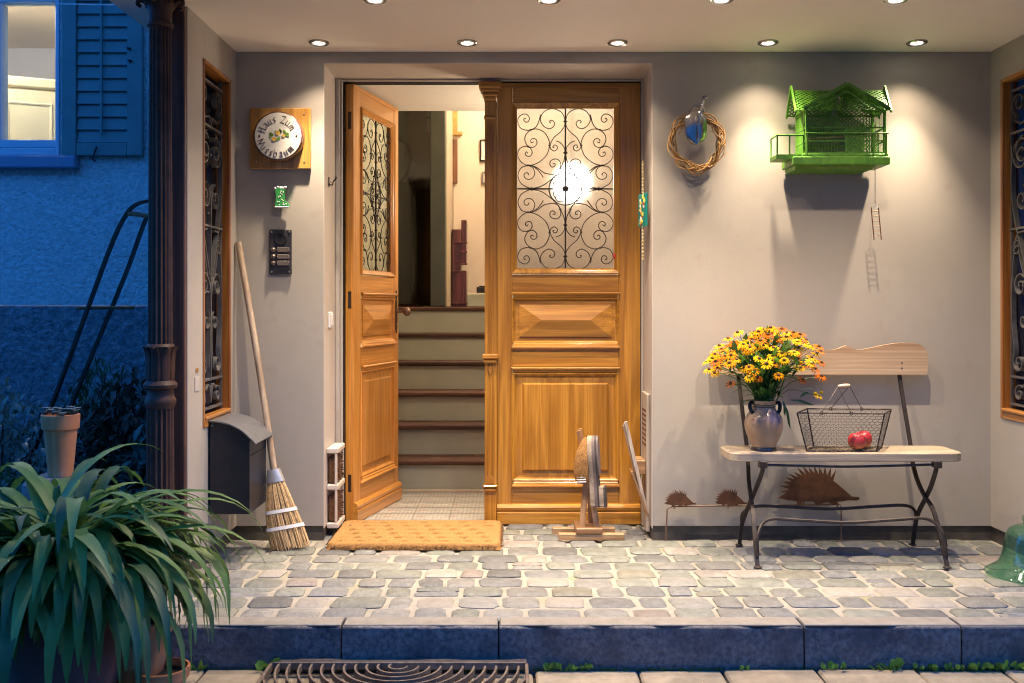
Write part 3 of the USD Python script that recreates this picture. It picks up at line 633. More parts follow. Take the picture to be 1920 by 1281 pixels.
for (x0, x1, z0, z1) in ((WX1, WX1 + .024, WZ0 - .098, WZ1 - .001), (WX0 + .001, WX0 + .03, WZ0 - .098, WZ1 - .001)): obj('frame', box(x0, x1, NY - .012, NY + .10, z0, z1, .003), nbtrim, wn)
obj('frame', box(WX0 + .03, WX1 - .001, NY + .0, NY + .09, WZ0 - .05, WZ0, .004), nbtrim, wn); obj('frame', box(WX0 + .03, WX1 - .001, NY - .006, NY + .085, WZ0 - .098, WZ0 - .052, .004), nbtrim, wn)
obj('frame', box(WX0 + .03, WX1 - .001, NY + .0, NY + .09, at(0, 4, NY)[2], at(0, -14, NY)[2], .004), nbtrim, wn)
obj('frame', box(at(-3, 0, NY)[0] - .06, at(2, 0, NY)[0], NY + .004, NY + .088, WZ0 + .001, at(0, 5, NY)[2] - .0, .004), nbtrim, wn)
obj('glass_pane', box(WX0 + .03, WX1 - .001, NY + .045, NY + .05, WZ0, WZ1 - .002), clearpane, wn)
obj('sill', box(-4.2, at(150, 0, NY)[0], NY - .07, NY + .02, at(0, 318, NY)[2], at(0, 294, NY)[2] - .001, .008), nbsill, wn)
roomw = mat('room_wall_lilac', (.60, .60, .68), rough=.8); roomc = mat('room_ceiling', (.80, .72, .62), rough=.8); roomf = mat('room_floor', (.3, .2, .12), rough=.6); cupm = mat('cream_cupboard', (.70, .62, .40), (.74, .66, .44), rough=.5)
obj('room_wall', box(-5.5, -2.2, 4.2, 4.3, 0.5, 3.5), roomw, nb); obj('room_wall', box(-5.6, -5.5, NY + .23, 4.3, 0.5, 3.5), roomw, nb); obj('room_wall', box(-2.3, -2.2005, NY + .23, 4.2, .5, 3.5), roomw, nb)
obj('room_wall', box(-3.62, -3.5, 3.9, 4.199, .5, 3.5), roomw, nb)
obj('room_ceiling', box(-5.6, -2.2, NY + .23, 4.3, 3.5, 3.6), roomc, nb); obj('room_floor', box(-5.6, -2.2, NY + .23, 4.3, .4, .5), roomf, nb)
cup = thing('cupboard', 'tall cream panelled cupboard inside the lit neighbouring window', 'cupboard', (-3.72, 2.55, .5), rz=24)
obj('carcass', box(-.6, 1.3, .03, .55, 0, 2.28, .01), cupm, cup); obj('cornice', box(-.62, 1.32, .005, .57, 2.281, 2.36, .012), cupm, cup)
for i in range(4):
    x0 = -.58 + i * .47
    obj('door', box(x0, x0 + .455, .008, .029, .06, 2.26, .003), cupm, cup)
    obj('door_panel', frame_loft(x0 + .07, x0 + .385, .15, 2.17, [(0, .0075), (.006, .001), (.016, .003), (.024, .0075)]), cupm, cup)
rl_ = thing('room_lamp', 'unseen round ceiling lamp lighting the neighbouring room', 'lamp', (-3.9, 2.1, 3.3)); obj('globe', ball(.13, n=2), roomglow, rl_, smooth=True); obj('stem', tube([(0, 0, .12), (0, 0, .2)], .01, 6), iron, rl_)  # lamp out of view, placed to light the room behind the window
# shutter
SX0, SX1 = at(116, 0, NY - .04)[0], at(267, 0, NY - .04)[0]; SZ0 = at(0, 292, NY - .04)[2]
sh = thing('shutter', parent=nb)
lx0, lx1, lz0 = at(143, 0, NY - .04)[0], at(238, 0, NY - .04)[0], at(0, 268, NY - .04)[2]
ys0, ys1 = NY - .045, NY - .012
for a, b in ((SX0, lx0), (lx1, SX1)): obj('stile', box(a, b, ys0, ys1, SZ0, 3.6, .004), shutm, sh)
obj('rail', box(lx0 + .0005, lx1 - .0005, ys0 + .001, ys1 - .001, SZ0, lz0, .004), shutm, sh)
obj('backboard', box(lx0, lx1, ys1 - .006, ys1 - .002, lz0, 3.6), shutm, sh)
z = lz0 + .002
while z < 3.5:
    obj('slat', rot(box(lx0 + .001, lx1 - .001, ys0 + .010, ys0 + .020, z, z + .090, .002), 'x', -12, (0, ys0 + .015, z)), shutm, sh)
    z += .0795
obj('slat_rod', box((lx0 + lx1) / 2 - .008, (lx0 + lx1) / 2 + .008, ys0 - .008, ys0 + .002, lz0 + .05, 3.5, .002), shutm, sh)
hk = MB(); q = at(180, 285, ys0); hk += tube([(q[0] + .01, ys0 - .01, q[2] + .03), (q[0], ys0 - .02, q[2]), (q[0] - .015, ys0 - .012, q[2] - .04), (q[0] - .005, ys0, q[2] - .06)], .006, 5); obj('shutter_hook', hk, iron, sh)
q = at(243, 104, ys0); hl = MB(); hl += tube([(q[0] - .015, ys0 - .004, q[2] + .045), (q[0] + .012, ys0 - .018, q[2] + .04), (q[0] + .004, ys0 - .006, q[2] + .03)], .005, 5); obj('catch', hl, iron, sh)
hl = MB(); hl += tube([(q[0] - .01, ys0 - .004, q[2] - .03), (q[0] + .02, ys0 - .016, q[2] - .035), (q[0] + .004, ys0 - .006, q[2] - .045)], .005, 5); obj('catch', hl, iron, sh)
wire = obj('overhead_wire', tube([tuple(at(-60, 6, .9)), tuple(at(120, 8, .3)), tuple(at(262, 10, -.35))], .003, 5), mat('pale_wire', (.5, .5, .5), rough=.5), label='thin pale wire running past the top of the lit window', cat='wire')

# ------------------------------------------------------------------ cast iron column
co = thing('iron_column', 'fluted brown cast iron column with leaf collar at the left porch corner', 'column', (-1.392, -.86, 0))
CZ = lambda py: CAM_Z - (py - 575) * (CAM_D - .86) / F_PX
flute = lambda n, d: (lambda z, a: 1 - d * np.abs(np.sin(a * n / 2)) ** 3)
obj('base', lathe([(.0, -.17), (.085, -.17), (.085, -.08), (.072, -.06), (.066, -.02), (.060, 0), (.056, .03)], 24), column_m, co, smooth=40)
obj('lower_shaft', lathe([(.056, .03), (.0535, .3), (.052, CZ(765))], 64, mod=flute(16, .13)), column_m, co, smooth=35)
obj('collar', lathe([(.052, CZ(766)), (.060, CZ(757)), (.061, CZ(750)), (.055, CZ(745)), (.050, CZ(738)), (.052, CZ(730)), (.064, CZ(727)), (.066, CZ(721)), (.060, CZ(717)), (.052, CZ(713))], 32), column_m, co, smooth=40)
z0, z1 = CZ(714), CZ(650)
lm = MB(); lm += lathe([(.048, z0), (.050, z0 + .05), (.050, z1 - .02), (.056, z1 - .004), (.058, z1), (.054, z1 + .006), (.048, z1 + .012)], 28)
obj('leaf_drum', lm, column_m, co, smooth=40)
for k in range(8):
    a = k * math.pi / 4; leaf = []
    for (t, r_, w) in ((0, .051, .017), (.3, .054, .019), (.65, .054, .019), (.85, .058, .016), (1, .067, .010), (.96, .069, .006)):
        zz = z0 + t * (z1 - z0); leaf.append((zz, r_, w))
    V, F = [], []
    for zz, r_, w in leaf:
        for s, dr in ((-1, -.004), (-.4, .003), (0, -.001), (.4, .003), (1, -.004)): V.append([r_ + dr, s * w, zz])
    for i in range(len(leaf) - 1):
        for j in range(4): o = i * 5 + j; F += [[o, o + 1, o + 6], [o, o + 6, o + 5]]
    obj('leaf_ornament', rot((np.array(V), np.array(F)), 'z', math.degrees(a)), column_m, co, smooth=True)
obj('upper_shaft', lathe([(.047, z1 + .008), (.045, 1.6), (.042, CZ(52))], 64, mod=flute(16, .15)), column_m, co, smooth=35)
obj('collar', lathe([(.042, CZ(53)), (.051, CZ(50)), (.051, CZ(45)), (.045, CZ(42)), (.046, CZ(20)), (.058, CZ(12)), (.060, CZ(6)), (.056, CZ(2))], 28), column_m, co, smooth=40)
obj('capital', cat_([box(-.075, .075, -.075, .075, CZ(2), 2.368, .008)]), column_m, co)
for k in range(8):
    a = k * math.pi / 4; p = catmull([(.05, 0, CZ(14)), (.062, 0, CZ(4)), (.085, 0, CZ(2) + .005), (.09, 0, CZ(8)), (.078, 0, CZ(12))], 4)
    obj('capital_scroll', rot(tube(p, .008, 6), 'z', math.degrees(a)), column_m, co, smooth=True)

# ------------------------------------------------------------------ things on the left wall and left of the door
mb = thing('mailbox', 'anthracite metal letterbox with curved lid on the left wall under the window', 'mailbox', (XL, -.45, 0))
mgrey = mat('anthracite_metal', (.016, .017, .021), (.024, .025, .03), scale=40, rough=.38, metallic=.3)
mlid = mat('grey_lid_metal', (.20, .20, .205), (.26, .26, .26), scale=40, rough=.35, metallic=.6)
prof = [(.01, .215), (.185, .215), (.185, .545), (.15, .580), (.10, .605), (.05, .617), (.01, .62)]
def ypro(pr, y0, y1):
    n = len(pr); V = np.array([[x, y0, z] for x, z in pr] + [[x, y1, z] for x, z in pr]); v2, f2 = ext(Polygon(pr), y1 - y0)
    V = np.stack([v2[:, 0], y0 + v2[:, 2], v2[:, 1]], 1); return V, fix(V, f2)
obj('body', ypro(prof, 0, .29), mgrey, mb)
lid = catmull([(.008, .628), (.05, .625), (.10, .613), (.15, .588), (.19, .553), (.215, .528)], 4); lidp = [tuple(p) for p in lid] + [(p[0] - .001, p[1] - .005) for p in lid[::-1]]
obj('lid', ypro(lidp, -.012, .305), mlid, mb)
obj('flap_line', box(.186, .188, .02, .27, .47, .473), hole, mb)
for yy in (-.002,):
    obj('rivet', ball(.005, (.02, -.003, .605), 1), chrome, mb)
obj('wall_bracket', box(.0005, .0095, .03, .26, .24, .60), mgrey, mb)
np_ = thing('name_plate', 'tiny brass tag above a pale name plate on the left wall', 'plate', (XL, -.60, .80))
obj('brass_tag', box(.0, .003, -.018, .018, .052, .068, .001), mat('brass', (.55, .28, .06), rough=.35, metallic=.6), np_)
obj('plate', box(.0, .003, -.03, .03, -.03, .03, .001), mat('pale_plate', (.46, .42, .37), rough=.5), np_)
# broom
br = thing('broom', 'old straw besom broom with wooden stick leaning in the left corner', 'broom', (0, 0, 0))
b0, b1, top = np.array([-1.045, -.215, .003]), np.array([-1.105, -.165, .345]), np.array([-1.312, -.03, 1.44])
stick_p = np.array([b1 + (top - b1) * t for t in np.linspace(-.06, 1, 12)]); stick_p[:, 0] += .006 * np.sin(np.linspace(0, 3.1, 12))
obj('stick', tube(stick_p, .0155, 10), wood('broom_stick_wood', (.36, .25, .16), (.56, .43, .30), 'z', rough=.6, coat=0), br, smooth=40)
strawm = mat('straw', (.42, .24, .09), (.74, .53, .27), scale=90, rough=.8, vary=.1); strawend = strawm
d = (b1 - b0) / np.linalg.norm(b1 - b0); px_ = np.array([1, .1, .12]); px_ -= d * px_.dot(d); px_ /= np.linalg.norm(px_); py_ = np.cross(d, px_)
L = np.linalg.norm(b1 - b0)
def wid(t): return (.028 + .062 * min(1, t * 1.25) ** .75, .024 + .018 * t)
st = MB(); r2 = random.Random(5)
core = []
for i in range(420):
    a = r2.uniform(0, 2 * math.pi); q = math.sqrt(r2.uniform(.15, 1)); ln = r2.uniform(.93, 1.03)
    pts = []
    for t in np.linspace(0, ln, 5):
        w, h = wid(t); c = b1 - d * L * t
        p = c + px_ * (w * q * math.cos(a)) + py_ * (h * q * math.sin(a)) + px_ * .030 * t * t
        if t > .8: p = p + r2.uniform(-.003, .003) * px_
        p[2] = max(p[2], .002); pts.append(p)
    st += tube(pts, r2.uniform(.0011, .0019), 3)
for i in range(16):
    a = r2.uniform(0, 6.28); c = b1 - d * .03; st += tube([c + px_ * .026 * math.cos(a), c + px_ * (.036 + r2.random() * .01) * math.cos(a) - d * .09], .0012, 3)
t_ = np.linspace(0, 1, 6); V = []
obj('straw_head', st, strawm, br, kind='stuff')
def band(t, hgt, m, name, g=1.04):
    pr = []
    for s in (-.5, .5):
        tt = t + s * hgt / L; w, h = wid(max(tt, 0)); c = b1 - d * L * tt + px_ * .030 * max(tt, 0) ** 2; a = np.arange(20) / 20 * 2 * np.pi
        pr.append(c + np.outer(np.cos(a), px_) * w * g + np.outer(np.sin(a), py_) * h * g)
    V = np.vstack(pr); F = []
    for q in range(20): r = (q + 1) % 20; F += [[q, r, 20 + r], [q, 20 + r, 20 + q]]
    F = np.array(F); obj(name, (V, fix(V, F)), m, br, smooth=True)
band(.03, .060, mat('tin', (.52, .50, .47), (.64, .62, .58), scale=30, rough=.4, metallic=.7), 'tin_ferrule', 1.08)
for t in (.50, .72): band(t, .016, white_paint, 'binding')
# house sign
q = at(525.5, 260, -.02)
sg = thing('house_sign', 'square varnished wooden board with a round white plaque lettered Haus Zum Nussbaum', 'sign', (q[0], 0, q[2]))
obj('board', box(-.147, .147, -.024, -.001, -.147, .147, .003), wood('sign_wood', (.42, .18, .03), (.68, .36, .08), 'z', rough=.35, coat=.4, streak=.4), sg)
enamel = mat('cream_enamel', (.72, .68, .58), (.76, .72, .62), scale=3, rough=.25, coat_weight=.5)
browni = mat('brown_lettering', (.06, .022, .012), rough=.4)
pc = (.0, .005); R = .1205
def disc(prof, n=48): return mv(rot(lathe(prof, n), 'x', 90), pc[0], -.024, pc[1])
obj('rim', disc([(0, 0), (R, 0), (R + .001, .012), (R, .034), (R - .004, .041), (R - .008, .0425), (R - .010, .0415)]), mat('brown_rim', (.10, .04, .03), (.14, .06, .04), rough=.3, coat_weight=.5), sg, smooth=40)
obj('plaque', disc([(R - .0085, .036), (R - .009, .0425), (R - .012, .0435), (.06, .0455), (0, .046)]), enamel, sg, smooth=40)
LET = {'H': ([[(0, 1.42), (.05, .1), (0, 0)], [(.72, 1.45), (.68, .1), (.8, 0)], [(.03, .72), (.35, .9), (.7, .78)]], .95), 'a': ([[(.08, .85), (.33, 1), (.58, .85), (.58, .1), (.7, 0)], [(.58, .58), (.2, .48), (.04, .22), (.22, 0), (.58, .22)]], .85),
       'u': ([[(0, 1), (.02, .2), (.2, 0), (.54, .25)], [(.54, 1), (.54, .1), (.66, 0)]], .82), 's': ([[(.5, .92), (.27, 1), (.06, .76), (.44, .36), (.38, .06), (.04, .06)]], .62),
       'Z': ([[(.0, 1.3), (.15, 1.4), (.74, 1.38), (.04, .02), (.3, .08), (.8, .02)]], .95), 'm': ([[(0, 1), (.02, 0)], [(.02, .78), (.24, 1), (.38, .82), (.38, 0)], [(.38, .8), (.6, 1), (.75, .82), (.75, .1), (.86, 0)]], 1.02),
       'N': ([[(.02, 1.4), (.04, 0)], [(.04, 1.36), (.80, .06)], [(.84, 1.45), (.82, .0)]], 1.06), 'b': ([[(0, 1.5), (.02, .12), (.28, 0), (.56, .28), (.5, .82), (.28, 1), (.02, .8)]], .75)}
nib = np.array([math.cos(.75), math.sin(.75)]) * .070
def letter(ch):
    parts = []
    for line in LET[ch][0]:
        P = catmull(line, 4) if len(line) > 2 else np.array(line, float)
        for a, b in zip(P[:-1], P[1:]): parts.append(MultiPoint([tuple(a - nib), tuple(a + nib), tuple(b - nib), tuple(b + nib)]).convex_hull)
    return unary_union(parts)
def arc_text(txt, r, s, a0, inward):
    """Letters on a circle of radius r from angle a0 (degrees); inward: tops point to the centre (read along the bottom)."""
    a = a0
    for ch in txt:
        adv = (LET[ch][1] + (.36 if inward else .22)) if ch != ' ' else .75
        mid = a + (1 if inward else -1) * math.degrees(adv * s / 2 / (r + (-.5 if inward else .5) * s))
        if ch != ' ':
            g = affinity.translate(letter(ch), -LET[ch][1] / 2 + .08, 0); g = affinity.scale(g, s, s, origin=(0, 0))
            g = affinity.translate(g, 0, -r if inward else r); g = affinity.rotate(g, (mid + 90) if inward else (mid - 90), origin=(0, 0))
            vv, ff = ext(g, .0012); bz = .0436 + (.106 - np.hypot(vv[:, 0], vv[:, 1])) / .05 * .002
            V = np.stack([vv[:, 0] + pc[0], -.024 - np.clip(bz, .0432, .0458) - vv[:, 2] - .0004, vv[:, 1] + pc[1]], 1)
            obj('letter', (V, fix(V, ff)), browni, sg)
        a += (1 if inward else -1) * math.degrees(adv * s / (r + (-.5 if inward else .5) * s))
arc_text('Haus Zum', .064, .0240, 170, False)
arc_text('Nussbaum', .1010, .0225, 189, True)
for s in (-1, 1): obj('diamond', mv(hull([[s * .089 + a, -.0688 - b, .004 + c] for a, b, c in ((.006, 0, 0), (-.006, 0, 0), (0, 0, .008), (0, 0, -.008), (0, .002, 0))]), 0, 0, 0), browni, sg)
leafg, leafy = mat('painted_leaf', (.10, .20, .03), (.22, .33, .06), scale=60, rough=.4), mat('painted_fruit', (.60, .26, .04), (.72, .50, .10), scale=40, rough=.4)
r3 = random.Random(11)
for i in range(15):
    a = r3.uniform(0, 6.28); rr = r3.uniform(.018, .045); e = affinity.rotate(affinity.scale(Point(0, 0).buffer(1, 6), .011, .0055), r3.uniform(0, 180), origin=(0, 0)); e = affinity.translate(e, rr * math.cos(a), rr * .75 * math.sin(a))
    vv, ff = ext(e, .0009 + .0002 * (i % 3)); V = np.stack([vv[:, 0] + pc[0], -.0704 - vv[:, 2], vv[:, 1] + pc[1] + .002], 1); obj('painted_leaf', (V, fix(V, ff)), leafg, sg)
for (x, z, r_) in ((-.018, -.016, .0105), (.0, .013, .0115), (.028, .0, .0085)):
    vv, ff = ext(Point(x, z).buffer(r_, 8), .0016); V = np.stack([vv[:, 0], -.0704 - vv[:, 2], vv[:, 1] + pc[1]], 1); obj('painted_fruit', (V, fix(V, ff)), leafy, sg)
for (x, z) in ((-.117, .118), (.117, .116), (.117, -.115), (-.117, -.115)): obj('screw', ball(.0045, (x, -.0245, z), 1, (1, .6, 1)), chrome, sg)
# green boot ornament
q = at(527, 372, -.02)
bo = thing('boot_ornament', 'little green polka dot boot hanging on the wall under the round house sign', 'ornament', (q[0], -.03, q[2]))
gbm = mat('boot_green', (.03, .26, .05), (.06, .34, .08), scale=10, rough=.35)
bp = Polygon([(-.020, .040), (.018, .040), (.016, -.012), (.036, -.026), (.038, -.040), (-.022, -.040), (-.016, 0)]).buffer(.004).buffer(-.001)
V, F = front(ext(bp, .022), .011); obj('boot', (V, fix(V, F)), gbm, bo)
r4 = random.Random(3); 
for i in range(16):
    while True:
        p = (r4.uniform(-.02, .036), r4.uniform(-.036, .036))
        if bp.buffer(-.004).contains(Point(p)): break
    obj('dot', ball(.0032, (p[0], -.0115, p[1]), 1, (1, .5, 1)), white_paint, bo)
cf = MB(); 
for i in range(9): cf += ball(.006, (-.024 + i * .006, -.006 + (i % 2) * .006, .046 + (i % 3) * .003), 1)
obj('cuff', cf, white_paint, bo)
obj('sole', box(-.026, .041, -.014, .013, -.047, -.0405, .002), white_paint, bo)
obj('hook', tube([(0, .0, .05), (0, .012, .06), (0, .03, .058)], .0015, 5), iron, bo)
# intercom
q = at(526, 472.5, -.01)
ic = thing('intercom', 'dark metal doorbell panel with round speaker and three bell buttons', 'doorbell', (q[0], 0, q[2]))
icm = mat('gunmetal', (.045, .043, .045), (.075, .07, .07), scale=60, rough=.4, metallic=.5, bump=.1); icd = mat('gunmetal_dark', (.022, .021, .022), rough=.45, metallic=.4)
obj('plate', box(-.054, .054, -.014, -.001, -.109, .109, .004), icm, ic)
sp_ = rot(lathe([(0, .002), (.020, .002), (.026, .004), (.029, .003), (.030, 0)], 28), 'x', 90); obj('speaker', mv(sp_, 0, -.0145, .062), icd, ic, smooth=40)
for z in (.010, -.023, -.055):
    obj('bell_button', mv(rot(lathe([(0, .011), (.007, .010), (.011, .006), (.0125, 0)], 18), 'x', 90), -.034, -.0143, z), mat(f'button_bronze_{int(z*1000)+90}', (.22, .17, .14), rough=.3, metallic=.7), ic, smooth=40)
    nq = obj('name_slot', box(-.015, .044, -.020, -.0145, z - .012, z + .012, .002), mat(f'slot_brown_{int(z*1000)+90}', (.11, .085, .07), (.15, .12, .1), rough=.35), ic)
    for s in (-.012, .041): obj('rivet', ball(.003, (s, -.021, z), 1), chrome, nq)
for x in (-.043, .043):
    for z in (.097, -.097): obj('screw', ball(.0055, (x, -.0148, z), 1, (1, .6, 1)), chrome, ic)
# on the left reveal: light switch, key hook, brush rack
q0 = JL + .004
sw = thing('light_switch', 'white rectangular switch on the left door reveal', 'switch', (q0, .14, at(622, 600, .14)[2])); obj('plate', box(.0005, .010, -.04, .04, -.04, .04, .003), white_paint, sw); obj('rocker', box(.0102, .016, -.026, .026, -.030, .030, .003), white_paint, sw)
kh = thing('wall_hook', 'small dark iron hook on the left door reveal', 'hook', (q0, .12, at(620, 340, .12)[2]))
obj('back_plate', box(.0, .004, -.010, .010, -.028, .02, .001), iron, kh); obj('prong', tube([(.003, 0, .0), (.02, 0, -.004), (.035, -.002, .010), (.04, -.004, .022)], .004, 6), iron, kh); obj('prong', tube([(.003, 0, -.015), (.018, -.01, -.022), (.026, -.014, -.012)], .0035, 6), iron, kh)
rk = thing('brush_rack', 'narrow pale rack of two bristle brushes on the left door reveal', 'brush rack', (q0, .06, 0))
rkm = mat('pale_rack_wood', (.50, .43, .36), (.62, .55, .47), scale=12, stretch=(1, 1, .2), rough=.6, bump=.2); brist = mat('dark_bristle', (.10, .045, .02), (.26, .13, .055), scale=120, rough=.95, bump=1.0, bscale=220, bdist=.01)
for zz in (.035, .225, .405): obj('shelf', box(.001, .058, 0, .20, zz, zz + .026, .004), rkm, rk)
for yy in (0.002, .186): obj('upright', box(.040, .052, yy, yy + .012, .062, .404, .002), rkm, rk)
for zz in (.064, .254):
    bb = MB(); bb += box(.004, .044, .02, .182, zz, zz + .13, .008)
    r5 = random.Random(int(zz * 1000))
    for i in range(120): a, c = r5.uniform(.02, .182), r5.uniform(zz, zz + .13); bb += box(.043, .050 + r5.random() * .006, a, a + .004, c, c + .004)
    obj('bristle_block', bb, brist, rk)
# right reveal: painted charm with bead strings, wooden rack with leaning piece
cx = JR - .004
ch = thing('hanging_charm', 'teal enamelled plaque on a bead string beside the closed door leaf', 'charm', (cx - .026, .085, at(1208, 395, .10)[2]), rz=16)
teal = mat('teal_enamel', (.0, .16, .14), (.01, .22, .18), scale=20, rough=.25)
obj('plaque', box(-.012, -.003, -.05, .05, -.083, .083, .003), teal, ch)
r6 = random.Random(21); cols = [mat(f'enamel_{n}', c, rough=.3) for n, c in (('white', (.72, .70, .62)), ('orange', (.65, .28, .04)), ('yellow', (.68, .55, .06)), ('red', (.5, .06, .05)))]
for i in range(22): obj('flower_dot', ball(r6.uniform(.006, .011), (-.0125, r6.uniform(-.032, .032), -.070 + i * .0066), 1, (.35, 1, 1)), cols[r6.choice([0, 0, 1, 2, 2, 3])], ch)
for s, z0, z1 in ((1, .085, .245), (-1, -.085, -.25)):
    bm = MB(); n = 28
    for i in range(n): bm += ball(.0042 if i % 3 else .006, (-.008, .0, z0 + (z1 - z0) * i / n), 1)
    obj('bead_string', bm, mat(f'gilt_bead_{s+2}', (.50, .36, .12), (.62, .52, .30), scale=80, rough=.35, metallic=.4), ch)
wr = thing('shoe_rack', 'wooden slotted board with leaning slats on the right door reveal', 'rack', (cx, .02, 0))
obj('back_board', box(-.020, -.001, .03, .20, .02, .70, .004), ash_x if False else grey_wood_v, wr)
for i in range(8): obj('slot', box(-.0215, -.0195, .05, .18, .44 + i * .024, .450 + i * .024), mat('slot_shadow', (.12, .05, .02), rough=.8) if i == 0 else MT['slot_shadow'], wr)
obj('bracket', box(-.075, -.0205, .05, .19, .30, .37, .004), beech, wr)
for i in range(3):
    yy = .01 + i * .028
    s0 = np.array([-.125 - .0 * i, yy, .565 - i * .012]); s1 = np.array([-.022, yy + .03, .13])
    obj('leaning_slat', sweep([s0, s1], rect_sec(.008, .010), up=(0, 1, 0)), grey_wood_v, wr)
obj('leaning_panel', hull([[-.10, .0, .32], [-.10, .10, .32], [-.018, .02, .10], [-.018, .13, .10], [-.09, .0, .325], [-.09, .10, .325], [-.008, .02, .10], [-.008, .13, .10]]), beech_v, wr)
# ------------------------------------------------------------------ doormat
def doormat():
    nx, ny = 300, 110; x0, x1, y0, y1 = -.855, -.038, -.225, .285
    xs, ys = np.linspace(x0, x1, nx), np.linspace(y0, y1, ny); X, Y = np.meshgrid(xs, ys, indexing='ij')
    ex = np.minimum(X - x0, x1 - X); ey = np.minimum(Y - y0, y1 - Y)
    # rounded plan corners
    rc = .045; dx = np.maximum(rc - ex, 0); dy = np.maximum(rc - ey, 0); e = np.where((dx > 0) & (dy > 0), rc - np.hypot(dx, dy), np.minimum(ex, ey))
    H = .030 * np.clip(e / .012, 0, 1) ** .45
    row = (Y - y0 - .05) / .082; fr = np.abs((row % 1) - .5) * 2                       # plaited ropes lying along x
    inner = np.clip((e - .045) / .006, 0, 1)
    H += inner * (-.007 * np.clip((fr - .55) / .45, 0, 1) ** 1.0)
    ph = np.sin((X * 95 + np.floor(row) * 2.1)); H += inner * .0022 * ph * (1 - fr)
    hole_ = (np.clip(np.sin(X * 62 + np.floor(row + .5) * 1.7 + 2 * meshkit.noise(np.stack([X * 5, Y * 5, 0 * X], -1))), 0, 1) ** 2) * np.clip((fr - .50) / .25, 0, 1)
    H -= inner * .030 * hole_
    H += .0045 * (meshkit.fbm(np.stack([X * 220, Y * 220, 0 * X], -1), 2) - .5) * np.clip(e / .004, 0, 1)
    H = np.maximum(H, -.004)
    wob = .004 * (meshkit.noise(np.stack([X * 14, Y * 14, 0 * X + 3], -1)) - .5)
    V = np.stack([X + wob, Y + wob, H], -1).reshape(-1, 3); i, j = np.meshgrid(np.arange(nx - 1), np.arange(ny - 1), indexing='ij'); o = (i * ny + j).ravel()
    F = np.vstack([np.stack([o, o + ny, o + ny + 1], 1), np.stack([o, o + ny + 1, o + 1], 1)])
    keep = (e.reshape(-1)[F] > -.012).all(1)
    F = F[keep]; used = np.unique(F); re_ = np.full(len(V), -1); re_[used] = np.arange(len(used))
    return V[used], re_[F]
dm = thing('doormat', 'thick rectangular plaited coir doormat before the open door leaf', 'doormat')
obj('mat_body', doormat(), coir, dm, smooth=True)
obj('backing', box(-.815, -.078, -.185, .245, .004, .0205), mat('mat_shadow_coir', (.022, .010, .005), (.06, .028, .012), scale=90, rough=1.0), dm)  # near-black sheet that puts shade into the mat holes
fr = MB(); r7 = random.Random(2)
for i in range(900):
    s = r7.random()
    if s < .55: p = np.array([r7.uniform(-.83, -.06), -.222, r7.uniform(.001, .02)]); n_ = np.array([0, -1, 0])
    elif s < .8: p = np.array([-.040, r7.uniform(-.19, .25), r7.uniform(.001, .02)]); n_ = np.array([1, 0, 0])
    else: p = np.array([-.853, r7.uniform(-.19, .25), r7.uniform(.001, .02)]); n_ = np.array([-1, 0, 0])
    fr += tube([p, p + n_ * r7.uniform(.003, .008) + np.array([r7.uniform(-.006, .006), r7.uniform(-.004, .004), r7.uniform(-.003, .004)])], .0011, 3)
obj('fringe', fr, coirdark, dm, kind='stuff')

# ------------------------------------------------------------------ shoe on its wooden stand
sx = at(1103, 0, .02)[0]
stn = thing('shoe_stand', 'coir topped wooden shoe sole upright on a small crossed wooden stand before the closed leaf', 'boot stand', (sx, .02, 0))
S = 4.77 / F_PX
X_ = lambda px: (px - 1103) * S
for (a, b, yy, zz) in ((1046, 1168, -.068, .002), (1037, 1156, .055, .002)): obj('base_bar', box(X_(a), X_(b), yy, yy + .036, zz, zz + .032, .003), beech, stn)
obj('base_plate', box(X_(1078), X_(1128), -.075, .10, .0345, .062, .004), beech, stn)
def post(p0, p1, w=.014, d=.012, name='post'): obj(name, sweep([p0, p1], rect_sec(w, d), up=(0, 1, 0)), beech_v, stn)
post((X_(1090), -.03, .06), (X_(1101), -.005, .33)); post((X_(1118), -.03, .06), (X_(1104), .012, .32)); post((X_(1110), .05, .06), (X_(1106), .03, .30))
post((X_(1102), .0, .30), (X_(1084), -.02, .525), .011, .008, 'arm'); post((X_(1104), .03, .30), (X_(1088), .022, .530), .010, .008, 'arm')
# sole: outline in (width, length), layered thickness along h
so = [(-.030, .0), (.030, .0), (.037, .03), (.035, .08), (.028, .12), (.030, .17), (.043, .23), (.044, .27), (.034, .31), (.014, .335), (-.008, .337), (-.028, .318), (-.042, .27), (-.044, .22), (-.033, .16), (-.030, .11), (-.036, .06), (-.036, .02)]
so = Polygon(catmull(so, 4, True)).buffer(0)
def layer(z0, z1, grow=0, clip=None):
    g = so.buffer(grow)
    if clip: g = g.intersection(sbox(-1, clip[0], 1, clip[1]))
    v, f = ext(g, z1 - z0); return np.stack([v[:, 0], v[:, 1], v[:, 2] + z0], 1), f
